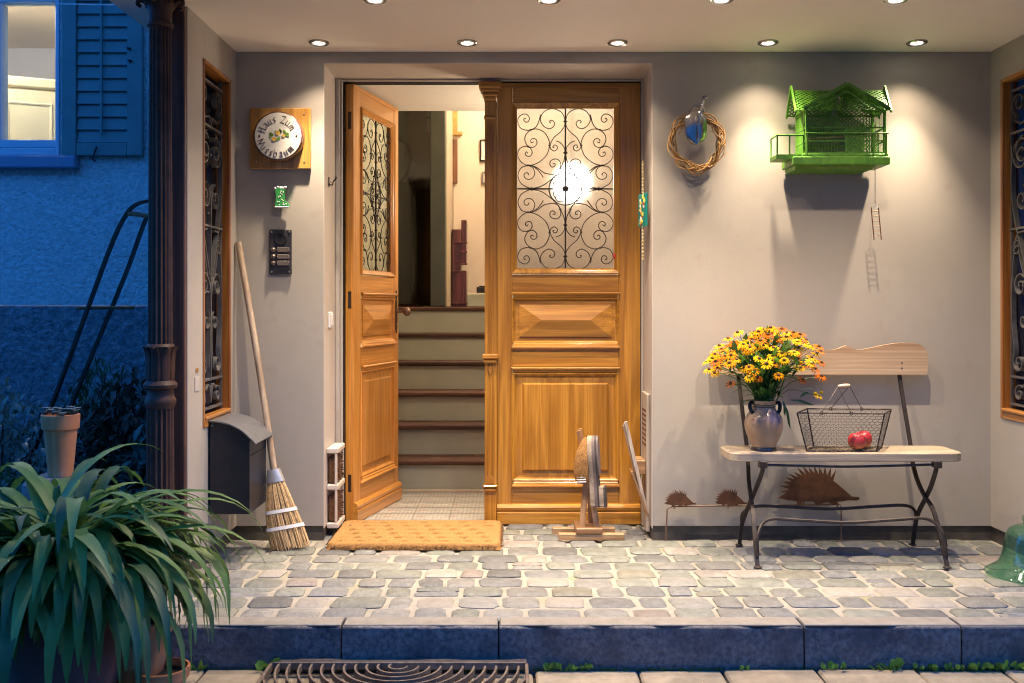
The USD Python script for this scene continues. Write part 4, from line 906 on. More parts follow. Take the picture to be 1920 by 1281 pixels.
# (width, length, h) -> stand space: length up, sole side to +x and a little to the camera
def shoe(m):
    v, f = m; a = math.radians(12); base = np.array([X_(1108), -.035, .165])
    hx = np.array([math.cos(a), -math.sin(a), 0]); wy = np.array([math.sin(a), math.cos(a), 0]); up = np.array([-.06, 0, 1.0]); up /= np.linalg.norm(up)
    V = base + v[:, :1] * wy + v[:, 1:2] * up + v[:, 2:3] * hx; return V, fix(V, f)
leather, rubber, welt = mat('pale_leather', (.27, .20, .135), (.40, .31, .22), scale=40, rough=.7, bump=.3), mat('dark_rubber', (.035, .03, .028), (.06, .05, .048), scale=40, rough=.7, bump=.3), mat('purple_grey_sole', (.13, .095, .085), (.19, .145, .13), scale=30, rough=.7)
obj('insole', shoe(layer(0, .022)), leather, stn); obj('midsole', shoe(layer(.0222, .036, .001)), welt, stn); obj('outsole', shoe(layer(.0362, .044, .003)), rubber, stn)
obj('heel', shoe(layer(.0442, .066, .001, (-.1, .095))), leather, stn); obj('heel_cap', shoe(layer(.0662, .074, .002, (-.1, .095))), rubber, stn)
obj('fore_sole', shoe(layer(.0442, .052, .001, (.155, .5))), welt, stn)
# coir upper over the front part
V, F = [], []; nl, na = 16, 14
for i in range(nl):
    t = i / (nl - 1); l = .12 + .215 * t; w = .044 * math.sqrt(max(0, 1 - ((t - .45) / .6) ** 2)) + .004; h = .088 * (1 - t) ** .5 * (.75 + .25 * math.sin(t * 3)) + .006
    for j in range(na):
        a = math.pi * j / (na - 1); n = .006 * (meshkit.noise(np.array([i * .9, j * .9, 1.])) - .5)
        V.append([math.cos(a) * (w + n), l, -math.sin(a) * (h + n)])
for i in range(nl - 1):
    for j in range(na - 1): o = i * na + j; F += [[o, o + 1, o + na + 1], [o, o + na + 1, o + na]]
c = len(V); V.append([0, .12, 0]); F += [[c, j + 1, j] for j in range(na - 1)]
obj('coir_upper', shoe((np.array(V), np.array(F))), coir, stn, smooth=True)
for k in range(4): obj('lace', shoe(tube(catmull([(-.036, .12 + k * .012, -.014), (-.026, .115 + k * .012, -.052), (0, .112 + k * .012, -.066), (.028, .10 + k * .012, -.05), (.04, .11 + k * .012, -.012)], 4), .0035, 6)), white_paint, stn, smooth=True)

# ------------------------------------------------------------------ wreath and scoop on the wall
q = at(1306, 267, -.06)
wr_ = thing('twig_wreath', 'round wreath of twisted brown twigs hanging on the wall right of the door', 'wreath', (q[0], -.06, q[2]))
twig = mat('twig_bark', (.34, .17, .045), (.62, .36, .12), scale=40, rough=.7, bump=.4, vary=.2); r8 = random.Random(9)
for k in range(16):
    a0, sp = r8.uniform(0, 6.28), r8.uniform(4.0, 6.6); ph, tw, rr, k2 = r8.uniform(0, 6.28), r8.choice([-1, 1]) * r8.uniform(2, 3.5), r8.uniform(.006, .020), r8.uniform(-.007, .012)
    A = np.linspace(a0, a0 + sp, 46); R_ = .118 + k2 + rr * np.cos(A * tw + ph) + .004 * np.sin(A * 5 + ph)
    tail = np.linspace(0, 1, 46) ** 14 * .03; R_ += tail * r8.choice([-.4, 1])
    P = np.stack([R_ * np.cos(A) * .99, rr * np.sin(A * tw + ph), R_ * np.sin(A) * 1.04], 1)
    obj('twig', tube(P, r8.uniform(.0026, .0042), 6, scale=np.linspace(1.1, .55, 46)), twig, wr_, smooth=True)
q = at(1310, 230, -.09)
scp = thing('metal_scoop', 'shiny metal scoop with hooked handle hanging inside the twig wreath', 'scoop', (q[0], -.085, q[2]))
V, F = [], []; nl, na = 12, 13
for i in range(nl):
    t = i / (nl - 1); z = .050 - t * .160; w = .052 * min(1, .55 + t * 3.2) * math.sqrt(max(.0, 1 - max(0, (t - .45) / .55) ** 2.2)) + .0008
    for j in range(na):
        a = (j / (na - 1) - .5) * 2; V.append([w * a - .012, .028 * (a * a - 1) * math.sin(min(1, .35 + t * .9) * math.pi * .7) , z])
for i in range(nl - 1):
    for j in range(na - 1): o = i * na + j; F += [[o, o + 1, o + na + 1], [o, o + na + 1, o + na]]
F = np.array(F); mirror = mat('polished_steel', (.42, .43, .46), rough=.2, metallic=1.0)
obj('bowl', (np.array(V), F), mirror, scp, smooth=True)
obj('handle', tube(catmull([(-.010, -.03, -.09), (-.012, -.045, -.04), (-.002, -.05, .03), (.012, -.048, .07), (.020, -.045, .105)], 5), .005, 8), mirror, scp, smooth=True)
obj('knob', mv(lathe([(0, 0), (.008, .001), (.016, .006), (.017, .010), (.012, .014), (0, .016)], 16), .0205, -.045, .103), mirror, scp, smooth=40)
obj('wall_arch', tube(catmull([(-.04, .02, .055), (-.03, -.0, .078), (0, -.005, .088), (.02, .0, .078), (.03, .03, .05), (.01, .083, .045)], 5), .0045, 8), chrome, scp, smooth=True)

# ------------------------------------------------------------------ green birdcage
bc = thing('birdcage', 'bright green wooden birdcage shaped like a house on a wall bracket', 'birdcage', (0, 0, 0))
REMAP[str(bc.GetPath())] = lambda V: np.stack([V[:, 0] * 1.0353, -.212 + (V[:, 1] + .365) * (.208 / .365), 1.13 + (V[:, 2] - 1.13) * 1.0353], 1)
bx0, bx1, by0, by1, bz0, bz1, bzr = 1.335, 1.70, -.335, -.055, 1.820, 1.941, 2.128
be = 2.022
G = green_paint
def gb(name, *a, b=.002): return obj(name, box(*a, b), G, bc)
gb('base_board', 1.275, 1.712, -.365, -.030, 1.768, 1.806, b=.005); gb('base_step', 1.318, 1.706, -.350, -.035, 1.8065, 1.819, b=.003)
obj('wall_bracket', hull([[1.292, -.31, 1.7675], [1.655, -.31, 1.7675], [1.292, -.001, 1.7675], [1.655, -.001, 1.7675], [1.30, -.27, 1.752], [1.645, -.27, 1.752], [1.30, -.001, 1.752], [1.645, -.001, 1.752]]), G, bc)
for x in (bx0, bx1 - .012):
    for yy in (by0, by1 - .012): gb('corner_post', x, x + .012, yy, yy + .012, bz0, be)
for zz in (bz0 + .002, bz0 + .055, bz1 - .006):
    for yy in (by0, by1 - .007): gb('rail', bx0 + .012, bx1 - .012, yy + .001, yy + .007, zz, zz + .006, b=0)
    for x in (bx0, bx1 - .007): gb('rail', x + .001, x + .007, by0 + .012, by1 - .012, zz, zz + .006, b=0)
for i in range(24):
    x = bx0 + .018 + i * (bx1 - bx0 - .036) / 23
    if not 9 < i < 17: obj('bar', tube([(x, by0 + .004, bz0), (x, by0 + .004, be + (bzr - be) * (1 - abs(x - (bx0 + bx1) / 2) / ((bx1 - bx0) / 2 + .015)) - .008)], .0014, 4), G, bc)
    obj('bar', tube([(x, by1 - .004, bz0), (x, by1 - .004, be)], .0014, 4), G, bc)
for i in range(11):
    yy = by0 + .024 + i * (by1 - by0 - .048) / 10
    obj('side_slat', box(bx0 + .002, bx0 + .006, yy - .008, yy + .008, bz0, be), G, bc) if i > 0 else None
    obj('bar', tube([(bx1 - .004, yy, bz0), (bx1 - .004, yy, be)], .0014, 4), G, bc)
def lattice(x0, x1, z0, z1, p=.016, t=.0022, clip=None):
    """Crossed strips over a rectangle (x, z), as a shapely area."""
    L_ = []
    n = int((x1 - x0 + z1 - z0) / p) + 2
    for i in range(-n, n):
        L_.append(LineString([(x0 + i * p, z0), (x0 + i * p + (z1 - z0), z1)]).buffer(t)); L_.append(LineString([(x1 - i * p, z0), (x1 - i * p - (z1 - z0), z1)]).buffer(t))
    return unary_union(L_).intersection(clip or sbox(x0, z0, x1, z1))
# door panel in front: lattice inside a frame
dx0, dx1 = 1.52, 1.622
vv = front(ext(lattice(dx0, dx1, bz0 + .004, bz0 + .108, .017), .003), by0 - .001); obj('door_lattice', (vv[0], fix(*vv)), G, bc)
for a in ((dx0 - .006, dx0, bz0 + .004, bz0 + .114), (dx1, dx1 + .006, bz0 + .004, bz0 + .114), (dx0, dx1, bz0 + .108, bz0 + .114), (dx0, dx1, bz0 + .0, bz0 + .006)): gb('door_frame', a[0], a[1], by0 - .005, by0 - .0005, a[2], a[3], b=0)
vv = front(ext(lattice(1.652, 1.688, bz0 + .004, bz0 + .105, .012, .0018), .003), by0 + .10); obj('feeder_lattice', (vv[0], fix(*vv)), G, bc)
# roofs: front gable with its ridge running to the wall, and a cross roof along the wall
xm = (bx0 + bx1) / 2; ov = .006
def roof_plane(p0, p1, p2, p3, solid=False, name='roof_lattice', p=.023, t=.0027):
    """Lattice (or board) laid on the quadrilateral p0 p1 (eave) p2 p3 (ridge)."""
    p0, p1, p2, p3 = (np.array(q, float) for q in (p0, p1, p2, p3)); u = np.linalg.norm(p1 - p0); w = np.linalg.norm(p3 - p0)
    nrm = np.cross(p1 - p0, p3 - p0); nrm /= np.linalg.norm(nrm)
    A = sbox(0, 0, u, w); g = A if solid else lattice(0, u, 0, w, p, t).union(A.boundary.buffer(.003).intersection(A.buffer(.002)))
    v, f = ext(g, .003); s, k = v[:, :1] / u, v[:, 1:2] / w
    V = (p0 * (1 - s) + p1 * s) * (1 - k) + (p3 * (1 - s) + p2 * s) * k + nrm * v[:, 2:]
    obj(name, (V, fix(V, f)), G, bc)
ez = be - .006
for s in (-1, 1):
    xe = xm + s * ((bx1 - bx0) / 2 + ov)
    roof_plane((xe, by0 - .03, ez), (xe, by1 + .02, ez), (xm, by1 + .02, bzr), (xm, by0 - .03, bzr))
    obj('barge_board', sweep([(xm + s * .002, by0 - .033, bzr + .004), (xe + s * .006, by0 - .033, ez)], rect_sec(.008, .004), up=(0, 1, 0)), G, bc)
    obj('barge_board', sweep([(xm + s * .002, by0 - .018, bzr - .030), (xe - s * .03, by0 - .018, ez - .004)], rect_sec(.004, .003), up=(0, 1, 0)), G, bc)
zc, yr = 2.122, -.165
for yy, s in ((-.30, -1), (-.035, 1)):
    for (xa, xb) in ((bx0 - .035, xm - .02), (xm + .02, bx1 + .028)): roof_plane((xa, yy, ez + .005), (xb, yy, ez + .005), (xb, yr, zc), (xa, yr, zc))
for xe, s in ((bx0 - .037, -1), (bx1 + .03, 1)):
    for yy in (-.305, -.03): obj('barge_board', sweep([(xe, yr, zc + .022), (xe, yy, ez - .002)], rect_sec(.007, .004), up=(1, 0, 0)), G, bc)
    v, f = ext(Polygon([(-.28, be - .004), (-.06, be - .004), (yr, zc - .006)]), .004); xx = bx0 if s < 0 else bx1 - .004
    V = np.stack([xx + v[:, 2], v[:, 0], v[:, 1]], 1); obj('gable_board', (V, fix(V, f)), G, bc) if s < 0 else None
# porch railing and the little balcony on the left
gb('handrail', bx0 - .004, bx1 + .010, by0 - .022, by0 - .014, bz0 + .088, bz0 + .094)
for x in (bx0, bx0 + .30, bx1 - .008): gb('porch_post', x, x + .008, by0 - .022, by0 - .014, bz0 - .012, bz0 + .092)
gb('balcony_floor', 1.205, 1.333, -.33, -.13, 1.796, 1.818); gb('balcony_rail', 1.206, 1.332, -.33, -.322, 1.900, 1.908); gb('balcony_rail', 1.206, 1.213, -.32, -.135, 1.900, 1.908)
for x, yy in ((1.206, -.33), (1.206, -.14), (1.325, -.33), (1.262, -.33)): gb('balcony_post', x, x + .007, yy, yy + .007, 1.818, 1.900)
obj('perch', tube([(bx0 + .01, -.18, 1.90), (bx1 - .01, -.20, 1.915)], .004, 6), beech, bc)
mesh_back = front(ext(lattice(bx0 + .01, bx1 - .01, bz1, be, .018, .0018), .002), by1 - .008); obj('back_lattice', (mesh_back[0], fix(*mesh_back)), G, bc)
# little ladder on a chain
q = at(1641, 318, -.17); lx, lz = q[0], q[2]
ld = thing('toy_ladder', 'tiny wooden ladder hanging on a chain below the green birdcage', 'toy ladder', (lx, -.17, lz))
cm = MB(); z = .028; k = 0
while z > -.165:
    a = np.linspace(0, 2 * np.pi, 9)[:-1]; r_ = np.stack([.0028 * np.cos(a), 0 * a, .0055 * np.sin(a)], 1)
    if k % 2: r_ = r_[:, [1, 0, 2]]
    cm += tube(r_ + [0, 0, z], .0009, 4, closed=True); z -= .0088; k += 1
obj('chain', cm, chrome, ld, kind='stuff')
obj('loop', tube(np.array([[.010 * math.cos(a), 0, -.175 + .010 * math.sin(a)] for a in np.linspace(0, 6.28, 13)[:-1]]), .0022, 6, closed=True), white_paint, ld)
dkw = mat('dark_ladder_wood', (.14, .06, .03), rough=.6)
for s in (-1, 1): obj('side_rail', tube([(s * .017 - .002, 0, -.178), (s * .017 + .012, 0, -.330)], .0028, 6), dkw, ld)
for i in range(6): obj('rung', tube([(-.018 + i * .002, 0, -.195 - i * .023), (.016 + i * .002, 0, -.195 - i * .023)], .0022, 5), ash_x, ld)

# ------------------------------------------------------------------ bench
be = thing('bench', 'slatless garden bench with wooden seat, shaped wooden back board and black iron legs', 'bench')
bL, bR = .982, 2.026
pl = Polygon([(bL, -.17), (bR, -.17), (bR, -.415), (bL, -.415)]); pl = pl.buffer(-.05).buffer(.05, 5)
v, f = ext(pl, .030); V = np.stack([v[:, 0], v[:, 1], v[:, 2] + .444], 1); hv = tm(trimesh.Trimesh(V, f).convex_hull)
pl2 = pl.buffer(-.004); v2, f2 = ext(pl2, .038); V2 = np.stack([v2[:, 0], v2[:, 1], v2[:, 2] + .440], 1); obj('seat', tm(trimesh.Trimesh(np.vstack([V, V2])).convex_hull), grey_wood, be)
bk = [(.965, .803), (2.003, .803), (2.008, .865), (2.006, .900), (1.996, .928), (1.975, .946), (1.945, .954), (1.90, .957), (1.85, .954), (1.79, .944), (1.73, .931), (1.69, .924), (1.665, .923), (1.648, .929), (1.634, .939), (1.618, .943), (1.60, .938), (1.58, .928), (1.55, .922), (1.49, .920), (1.42, .932), (1.33, .934), (1.20, .944), (1.10, .953), (1.02, .952), (.985, .940), (.963, .905)]
v, f = ext(Polygon(bk).buffer(-.003).buffer(.003), .022); V = np.stack([v[:, 0], -.052 - v[:, 2] - (.0), v[:, 1]], 1); obj('back_board', (V, fix(V, f)), ash_x, be)
for xx in (1.11, 1.89):
    for zz in (.835, .862): obj('rivet', ball(.005, (xx - .008, -.0745, zz), 1, (1, .5, 1)), chrome, be)
for xx, ia, ib in ((1.075, .048, .040), (1.895, .004, -.004)):
    A = catmull([(xx - .022 + ia, -.046, .88), (xx - .020 + ia, -.05, .80), (xx + ia, -.135, .468), (xx + ia, -.16, .39), (xx + ia * .8, -.215, .32), (xx + ia * .55, -.30, .262), (xx + ia * .3, -.38, .225), (xx + ia * .1, -.45, .14), (xx, -.505, .05), (xx, -.53, .003)], 6)
    B = catmull([(xx + .016 + ib, -.40, .438), (xx + .016 + ib, -.385, .39), (xx + .016 + ib * .7, -.33, .31), (xx + .016 + ib * .5, -.26, .235), (xx + .016 + ib * .3, -.19, .16), (xx + .016, -.15, .08), (xx + .016, -.128, .003)], 6)
    obj('leg', sweep(A, rect_sec(.0055, .0085), up=(1, 0, 0)), iron_warm, be); obj('leg', sweep(B, rect_sec(.0055, .0085), up=(1, 0, 0)), iron_warm, be)
    obj('foot', lathe([(0, .0), (.018, .0), (.017, .004), (.008, .007), (0, .008)], 12, (xx, -.53, 0)), iron_warm, be); obj('foot', lathe([(0, .0), (.018, .0), (.017, .004), (.008, .007), (0, .008)], 12, (xx + .014, -.128, 0)), iron_warm, be)
    obj('bracket', box(xx - .004 + ib, xx + .03 + ib, -.425, -.385, .412, .4435, .003), iron_warm, be)
obj('seat_bar', tube(catmull([(1.125, -.40, .424), (1.3, -.40, .42), (1.49, -.40, .416), (1.7, -.40, .42), (1.905, -.40, .426)], 5), .006, 6), iron_warm, be)
obj('seat_bar', tube([(1.125, -.19, .436), (1.905, -.19, .436)], .006, 6), iron_warm, be)
def stretcher(y_, z_, ya, za, xa, xb): obj('stretcher', tube(catmull([(xa, ya, za), (xa + .006, (ya * 2 + y_) / 3, (za + z_ * 2) / 3 - .008), (xa + .06, y_, z_ + .002), (xa + .2, y_, z_), ((xa + xb) / 2, y_, z_ - .010), (xb - .2, y_, z_ + .002), (xb - .06, y_, z_ + .006), (xb - .006, (ya * 2 + y_) / 3, (za + z_ * 2) / 3), (xb, ya, za)], 6), .0075, 8), iron_warm, be, smooth=40)
stretcher(-.46, .190, -.515, .045, 1.078, 1.897); stretcher(-.20, .196, -.165, .12, 1.09, 1.908)

# ------------------------------------------------------------------ vase, bouquet
vx, vy, vz = at(1432, 848, -.315)[0], -.315, .4785
va = thing('vase', 'grey brown stoneware jug with blue sky reflection coloured in and dark handles on the bench seat', 'vase', (vx, vy, vz))
glaze = usdkit.material(stage, '/World/Looks/stoneware_glaze', {'tc': ('texture_coordinate', {}), 'sx': ('separate_xyz', {}), 'n': ('noise_texture', {'scale': 9, 'detail': 4}), 'r': ('rgb_ramp', {'ramp': [(.3, (.33, .205, .115)), (.7, (.43, .29, .175))]}),
    'n2': ('vector_math', {'math_type': 'distance', 'vector2': (.035, -.065, .155)}), 'mr': ('map_range', {'from_min': .018, 'from_max': .055, 'to_min': .6, 'to_max': 0.0}), 'mb': ('mix_color', {'b': (.07, .09, .22)}),  # blue sky reflection on the jug, put into the glaze colour
    'zr': ('map_range', {'from_min': .016, 'from_max': .020, 'to_min': 1, 'to_max': 0}), 'md': ('mix_color', {'b': (.035, .03, .024)}), 'p': ('principled_bsdf', {'roughness': .22, 'coat_weight': .22, 'coat_roughness': .06, 'specular_ior_level': .35})},
    [('tc.object', 'n.vector'), ('tc.object', 'sx.vector'), ('n.fac', 'r.fac'), ('tc.object', 'n2.vector1'), ('n2.value', 'mr.value'), ('r.color', 'mb.a'), ('mr.result', 'mb.fac'), ('sx.z', 'zr.value'), ('mb.result', 'md.a'), ('zr.result', 'md.fac'), ('md.result', 'p.base_color')], surface='p.BSDF')
vp = catmull([(.0, .0), (.055, 0), (.058, .008), (.054, .018), (.060, .035), (.078, .075), (.086, .115), (.080, .150), (.062, .175), (.052, .190), (.051, .205), (.053, .212), (.055, .220), (.057, .226), (.052, .226), (.047, .215), (.046, .19), (.05, .17)], 4)
obj('body', lathe(vp, 40), glaze, va, smooth=50)
dkg = mat('dark_glaze', (.022, .022, .02), rough=.5, specular_ior_level=.25)
for s in (-1, 1): obj('handle', tube(catmull([(s * .048, -.014, .216), (s * .062, -.018, .217), (s * .068, -.020, .204), (s * .066, -.024, .186), (s * .058, -.03, .172)], 5), .0085, 8), dkg, va, smooth=True)
for zz in (.198, .208): obj('groove', tube([(.0525 * math.cos(a), .0525 * math.sin(a), zz) for a in np.linspace(0, 6.28, 25)[:-1]], .0014, 5, closed=True), dkg, va)
bq = thing('bouquet', 'large bunch of yellow and orange daisy like flowers in the stoneware jug', 'bouquet', (vx, vy, vz))
r9 = random.Random(12)
petm = {}
for nme, a, b in (('yellow', (.64, .33, .002), (.70, .42, .004)), ('gold', (.60, .20, .002), (.66, .29, .003)), ('orange', (.46, .085, .003), (.58, .15, .003)), ('rusty', (.26, .06, .01), (.50, .14, .012))): petm[nme] = mat('petal_' + nme, a, b, scale=120, rough=.7, specular_ior_level=.1)
cent = mat('flower_centre_brown', (.045, .018, .006), (.13, .06, .012), scale=300, rough=.8, bump=.6, bscale=500); centy = mat('flower_centre_olive', (.30, .24, .03), (.42, .34, .05), scale=300, rough=.8)
def flower(rad, droop, npet, up):
    V, F = [], []
    up = np.asarray(up, float) / np.linalg.norm(up); a = np.cross(up, [0.3, 1, .1]); a /= np.linalg.norm(a); b = np.cross(up, a)
    for k in range(npet):
        t = 2 * math.pi * (k + r9.uniform(-.15, .15)) / npet; w = 2 * math.pi / npet * .52; dr = droop + r9.uniform(-.25, .25)
        o = len(V)
        for rr, ww, h in ((.28, .5, 0), (.72, .95, -.10 * dr), (1.0, .8, -.42 * dr)):
            for s in (-1, 0, 1):
                r_ = rad * (rr + (-.10 if (rr == 1.0 and s == 0) else 0)); an = t + s * w * ww * .5 / max(rr, .4)
                V.append(r_ * (math.cos(an) * a + math.sin(an) * b) + up * rad * (h + (.06 if s == 0 else 0)))
        for i in range(2):
            for j in range(2): q = o + i * 3 + j; F += [[q, q + 1, q + 4], [q, q + 4, q + 3]]
    return np.array(V), np.array(F)
mouth = np.array([0, 0, .215]); stemm = mat('stem_green', (.035, .10, .015), (.07, .17, .03), scale=40, rough=.55)
def leafmat(nm, c1, c2, tr, rough=.4):
    MT[nm] = usdkit.material(stage, f'/World/Looks/{nm}', {'tc': ('texture_coordinate', {}), 'n': ('noise_texture', {'scale': 25, 'detail': 3}), 'oi': ('object_info', {}), 'ad': ('math', {'math_type': 'multiply_add', 'value2': .5}), 'm5': ('math', {'math_type': 'multiply', 'value2': .5}), 'r': ('rgb_ramp', {'ramp': [(.2, c1), (.8, c2)]}), 'p': ('principled_bsdf', {'roughness': rough}), 't': ('translucent_bsdf', {'color': tr}), 'm': ('mix_closure', {'fac': .22})},
        [('tc.object', 'n.vector'), ('oi.random', 'm5.value1'), ('n.fac', 'ad.value1'), ('m5.value', 'ad.value3'), ('ad.value', 'r.fac'), ('r.color', 'p.base_color'), ('p.BSDF', 'm.closure1'), ('t.BSDF', 'm.closure2')], surface='m.closure'); return MT[nm]
fleaf = leafmat('bouquet_leaf', (.05, .16, .02), (.12, .27, .045), (.14, .32, .03)); fleaf2 = leafmat('bouquet_leaf_dark', (.02, .07, .025), (.05, .13, .04), (.06, .16, .03), .3)
def blade(P, W, up=(0, 0, 1), fold=.25):
    """Leaf along the path P with half widths W, folded on its midrib."""
    P = np.asarray(P, float); n = len(P); T = np.gradient(P, axis=0); T /= np.maximum(np.linalg.norm(T, axis=1, keepdims=True), 1e-9)
    A = np.cross(T, np.asarray(up, float)); A /= np.maximum(np.linalg.norm(A, axis=1, keepdims=True), 1e-6); N = np.cross(A, T); W = np.asarray(W)[:, None]
    V = np.stack([P - A * W + N * W * fold, P, P + A * W + N * W * fold], 1).reshape(-1, 3); F = []
    for i in range(n - 1):
        for j in range(2): q = i * 3 + j; F += [[q, q + 1, q + 4], [q, q + 4, q + 3]]
    return V, np.array(F)
stems = MB(); heads = []
FIX = [(1353, 655, -.36, 'orange'), (1345, 690, -.36, 'gold'), (1360, 668, -.4, 'orange'), (1420, 708, -.45, 'orange'), (1396, 690, -.42, 'yellow'), (1501, 690, -.42, 'yellow'), (1505, 712, -.38, 'orange'), (1535, 742, -.36, 'yellow'), (1448, 668, -.45, 'yellow'), (1466, 662, -.46, 'yellow'), (1370, 720, -.36, 'rusty'), (1430, 618, -.32, 'yellow'), (1540, 680, -.3, 'orange'), (1535, 650, -.28, 'orange'), (1340, 700, -.3, 'yellow')]
for px, py, yy, c in FIX: heads.append((at(px, py, yy) - [vx, vy, vz], c))
while len(heads) < 132:
    a = r9.uniform(0, 6.28); u = r9.uniform(-1, 1); rr = math.sqrt(r9.random()) 
    x = .265 * rr * math.cos(a); yy = .20 * rr * math.sin(a); z = .30 + .255 * (1 - .55 * rr ** 2.2) + r9.uniform(-.075, .015)
    if r9.random() < .2: z -= .06 * r9.random()
    c = r9.choices(['yellow', 'gold', 'orange', 'rusty'], [5, 4, 3, .3])[0] if x < .1 else r9.choices(['yellow', 'gold', 'orange'], [2, 3, 4])[0]
    if any(np.linalg.norm(h[0] - [x, yy, z]) < .026 for h in heads): continue
    heads.append((np.array([x + (.02 if z > .45 else 0), yy, z]), c))
for p, c in heads:
    out = p - mouth; dirn = out / np.linalg.norm(out); up = dirn * .6 + np.array([0, -.28, .62]) + np.array([r9.uniform(-.4, .4), r9.uniform(-.4, .2), r9.uniform(-.2, .3)])
    m0 = mouth + np.array([r9.uniform(-.03, .03), r9.uniform(-.03, .03), -.03]); P = catmull([m0, mouth + out * .45 + np.array([0, 0, .03 + .04 * r9.random()]), p - dirn * .004], 4)
    stems += tube(P, .0017, 4)
    rad = r9.uniform(.0235, .0305); h = obj('flower', mv(flower(rad, r9.uniform(.3, 1.0), r9.choice([11, 12, 13]), up), *p), petm[c], bq)
    upn = up / np.linalg.norm(up); obj('flower_centre', ball(rad * .27, p + upn * rad * .10, 1, (1, 1, 1)), cent if c != 'yellow' or r9.random() < .6 else centy, h, smooth=True)
    for _ in range(2 if len(heads) and r9.random() < .6 else 3):   # leaves along this stem
        t = r9.uniform(.15, .85); b = P[min(int(t * (len(P) - 1)), len(P) - 2)]; d_ = np.array([r9.uniform(-1, 1), r9.uniform(-1, .6), r9.uniform(-.3, .7)]); d_ /= np.linalg.norm(d_); d_ = d_ * .8 + dirn * .6; ln = r9.uniform(.05, .095)
        obj('leaf', blade([b, b + d_ * ln * .35 + [0, 0, .004], b + d_ * ln * .7 + [0, 0, .002], b + d_ * ln - [0, 0, .008]], [.001, ln * .15, ln * .13, .0005]), fleaf if r9.random() < .6 else fleaf2, bq)
obj('stems', stems, stemm, bq, kind='stuff')
bud = [obj('bud', ball(r9.uniform(.006, .009), at(px, py, yy) - [vx, vy, vz], 1), petm['yellow'], bq) for px, py, yy in ((1429, 617, -.32), (1331, 676, -.34), (1448, 622, -.3), (1502, 680, -.4), (1529, 738, -.36), (1540, 736, -.36), (1490, 690, -.4), (1459, 700, -.42))]
for (px0, py0, px1, py1) in ((1470, 755, 1482, 805), (1468, 752, 1472, 780), (1480, 750, 1527, 760), (1500, 745, 1515, 735)):
    a, b = at(px0, py0, -.36) - [vx, vy, vz], at(px1, py1, -.36) - [vx, vy, vz]; obj('leaf', blade([a, a * .6 + b * .4 + [0, -.01, .006], a * .2 + b * .8, b], [.001, .006, .005, .0004], up=(0, -1, .3)), fleaf2, bq)

# ------------------------------------------------------------------ wire basket and apples
ba = thing('wire_basket', 'dark wire basket with netting sides and wooden grip on the bench seat', 'basket')
bb_ = {k: at(*v) for k, v in dict(tfl=(1502, 773, -.395), tfr=(1671, 785, -.395), tbl=(1527, 770, -.235), tbr=(1690, 779, -.235)).items()}
zt = .655; zb = .4815
tfl, tfr, tbr, tbl = np.array([1.285, -.395, zt]), np.array([1.675, -.395, zt - .004]), np.array([1.775, -.215, zt - .003]), np.array([1.385, -.215, zt])
bfl, bfr, bbr, bbl = np.array([1.335, -.372, zb]), np.array([1.648, -.372, zb]), np.array([1.722, -.240, zb]), np.array([1.408, -.240, zb])
fm = MB()
def ropewire(a, b, n=14, r=.0032):
    P = np.linspace(a, b, n); obj('frame_wire', tube(P, r, 6, scale=1 + .22 * np.sin(np.arange(n) * 2.2)), iron_warm, ba)
for a, b in ((tfl, tfr), (tfr, tbr), (tbr, tbl), (tbl, tfl), (bfl, bfr), (bfr, bbr), (bbr, bbl), (bbl, bfl), (tfl, bfl), (tfr, bfr), (tbr, bbr), (tbl, bbl)): ropewire(a, b)
def netting(a, b, c, d, s=.021):
    """Hexagonal wire netting over the quad a b (bottom) c d (top)."""
    u = np.linalg.norm(b - a); w = np.linalg.norm(d - a); m = MB(); hx, hz = s, s * .86
    def mp(x, z): s_, t_ = x / u, z / w; return (a * (1 - s_) + b * s_) * (1 - t_) + (d * (1 - s_) + c * s_) * t_
    for j in range(-1, int(w / (hz * .75)) + 2):
        for i in range(-1, int(u / hx) + 2):
            cx_, cz_ = (i + .5 * (j % 2)) * hx, j * hz * .75; H_ = [(cx_ + hx * .5 * dx, cz_ + hz * .5 * dz) for dx, dz in ((0, 1), (1, .5), (1, -.5), (0, -1))]
            for k in range(3):
                g = LineString([H_[k], H_[k + 1]]).intersection(sbox(0, 0, u, w))
                if g.is_empty or g.geom_type != 'LineString' or g.length < .002: continue
                p, q = list(g.coords)[0], list(g.coords)[-1]; m += tube([mp(*p), mp(*q)], .0007, 3)
    obj('wire_netting', m, iron_warm, ba, kind='stuff')
netting(bfl, bfr, tfr, tfl); netting(bbl, bbr, tbr, tbl); netting(bfl, bbl, tbl, tfl); netting(bfr, bbr, tbr, tfr); netting(bfl, bfr, bbr, bbl)
g0, g1 = np.array([1.497, -.305, .765]), np.array([1.552, -.300, .770])
obj('grip', mv(tube(np.linspace(g0, g1, 7), .0095, 10, scale=np.array([.75, .95, 1.05, 1.1, 1.05, .95, .75])), 0, 0, 0), ash_x, ba, smooth=40)
for a, b in ((g0, tfl + (tfr - tfl) * .28), (g0, tfl + (tfr - tfl) * .62), (g1, tbl + (tbr - tbl) * .28), (g1, tbl + (tbr - tbl) * .65)): obj('handle_wire', tube([a, b], .0016, 5), iron_warm, ba)
for t_, A_, B_ in ((.28, tfl, tfr), (.62, tfl, tfr), (.28, tbl, tbr), (.65, tbl, tbr)): obj('ring', tube([A_ + (B_ - A_) * t_ + np.array([.007 * math.cos(a), 0, .007 * math.sin(a)]) for a in np.linspace(0, 6.28, 11)[:-1]], .0018, 5, closed=True), iron_warm, ba)
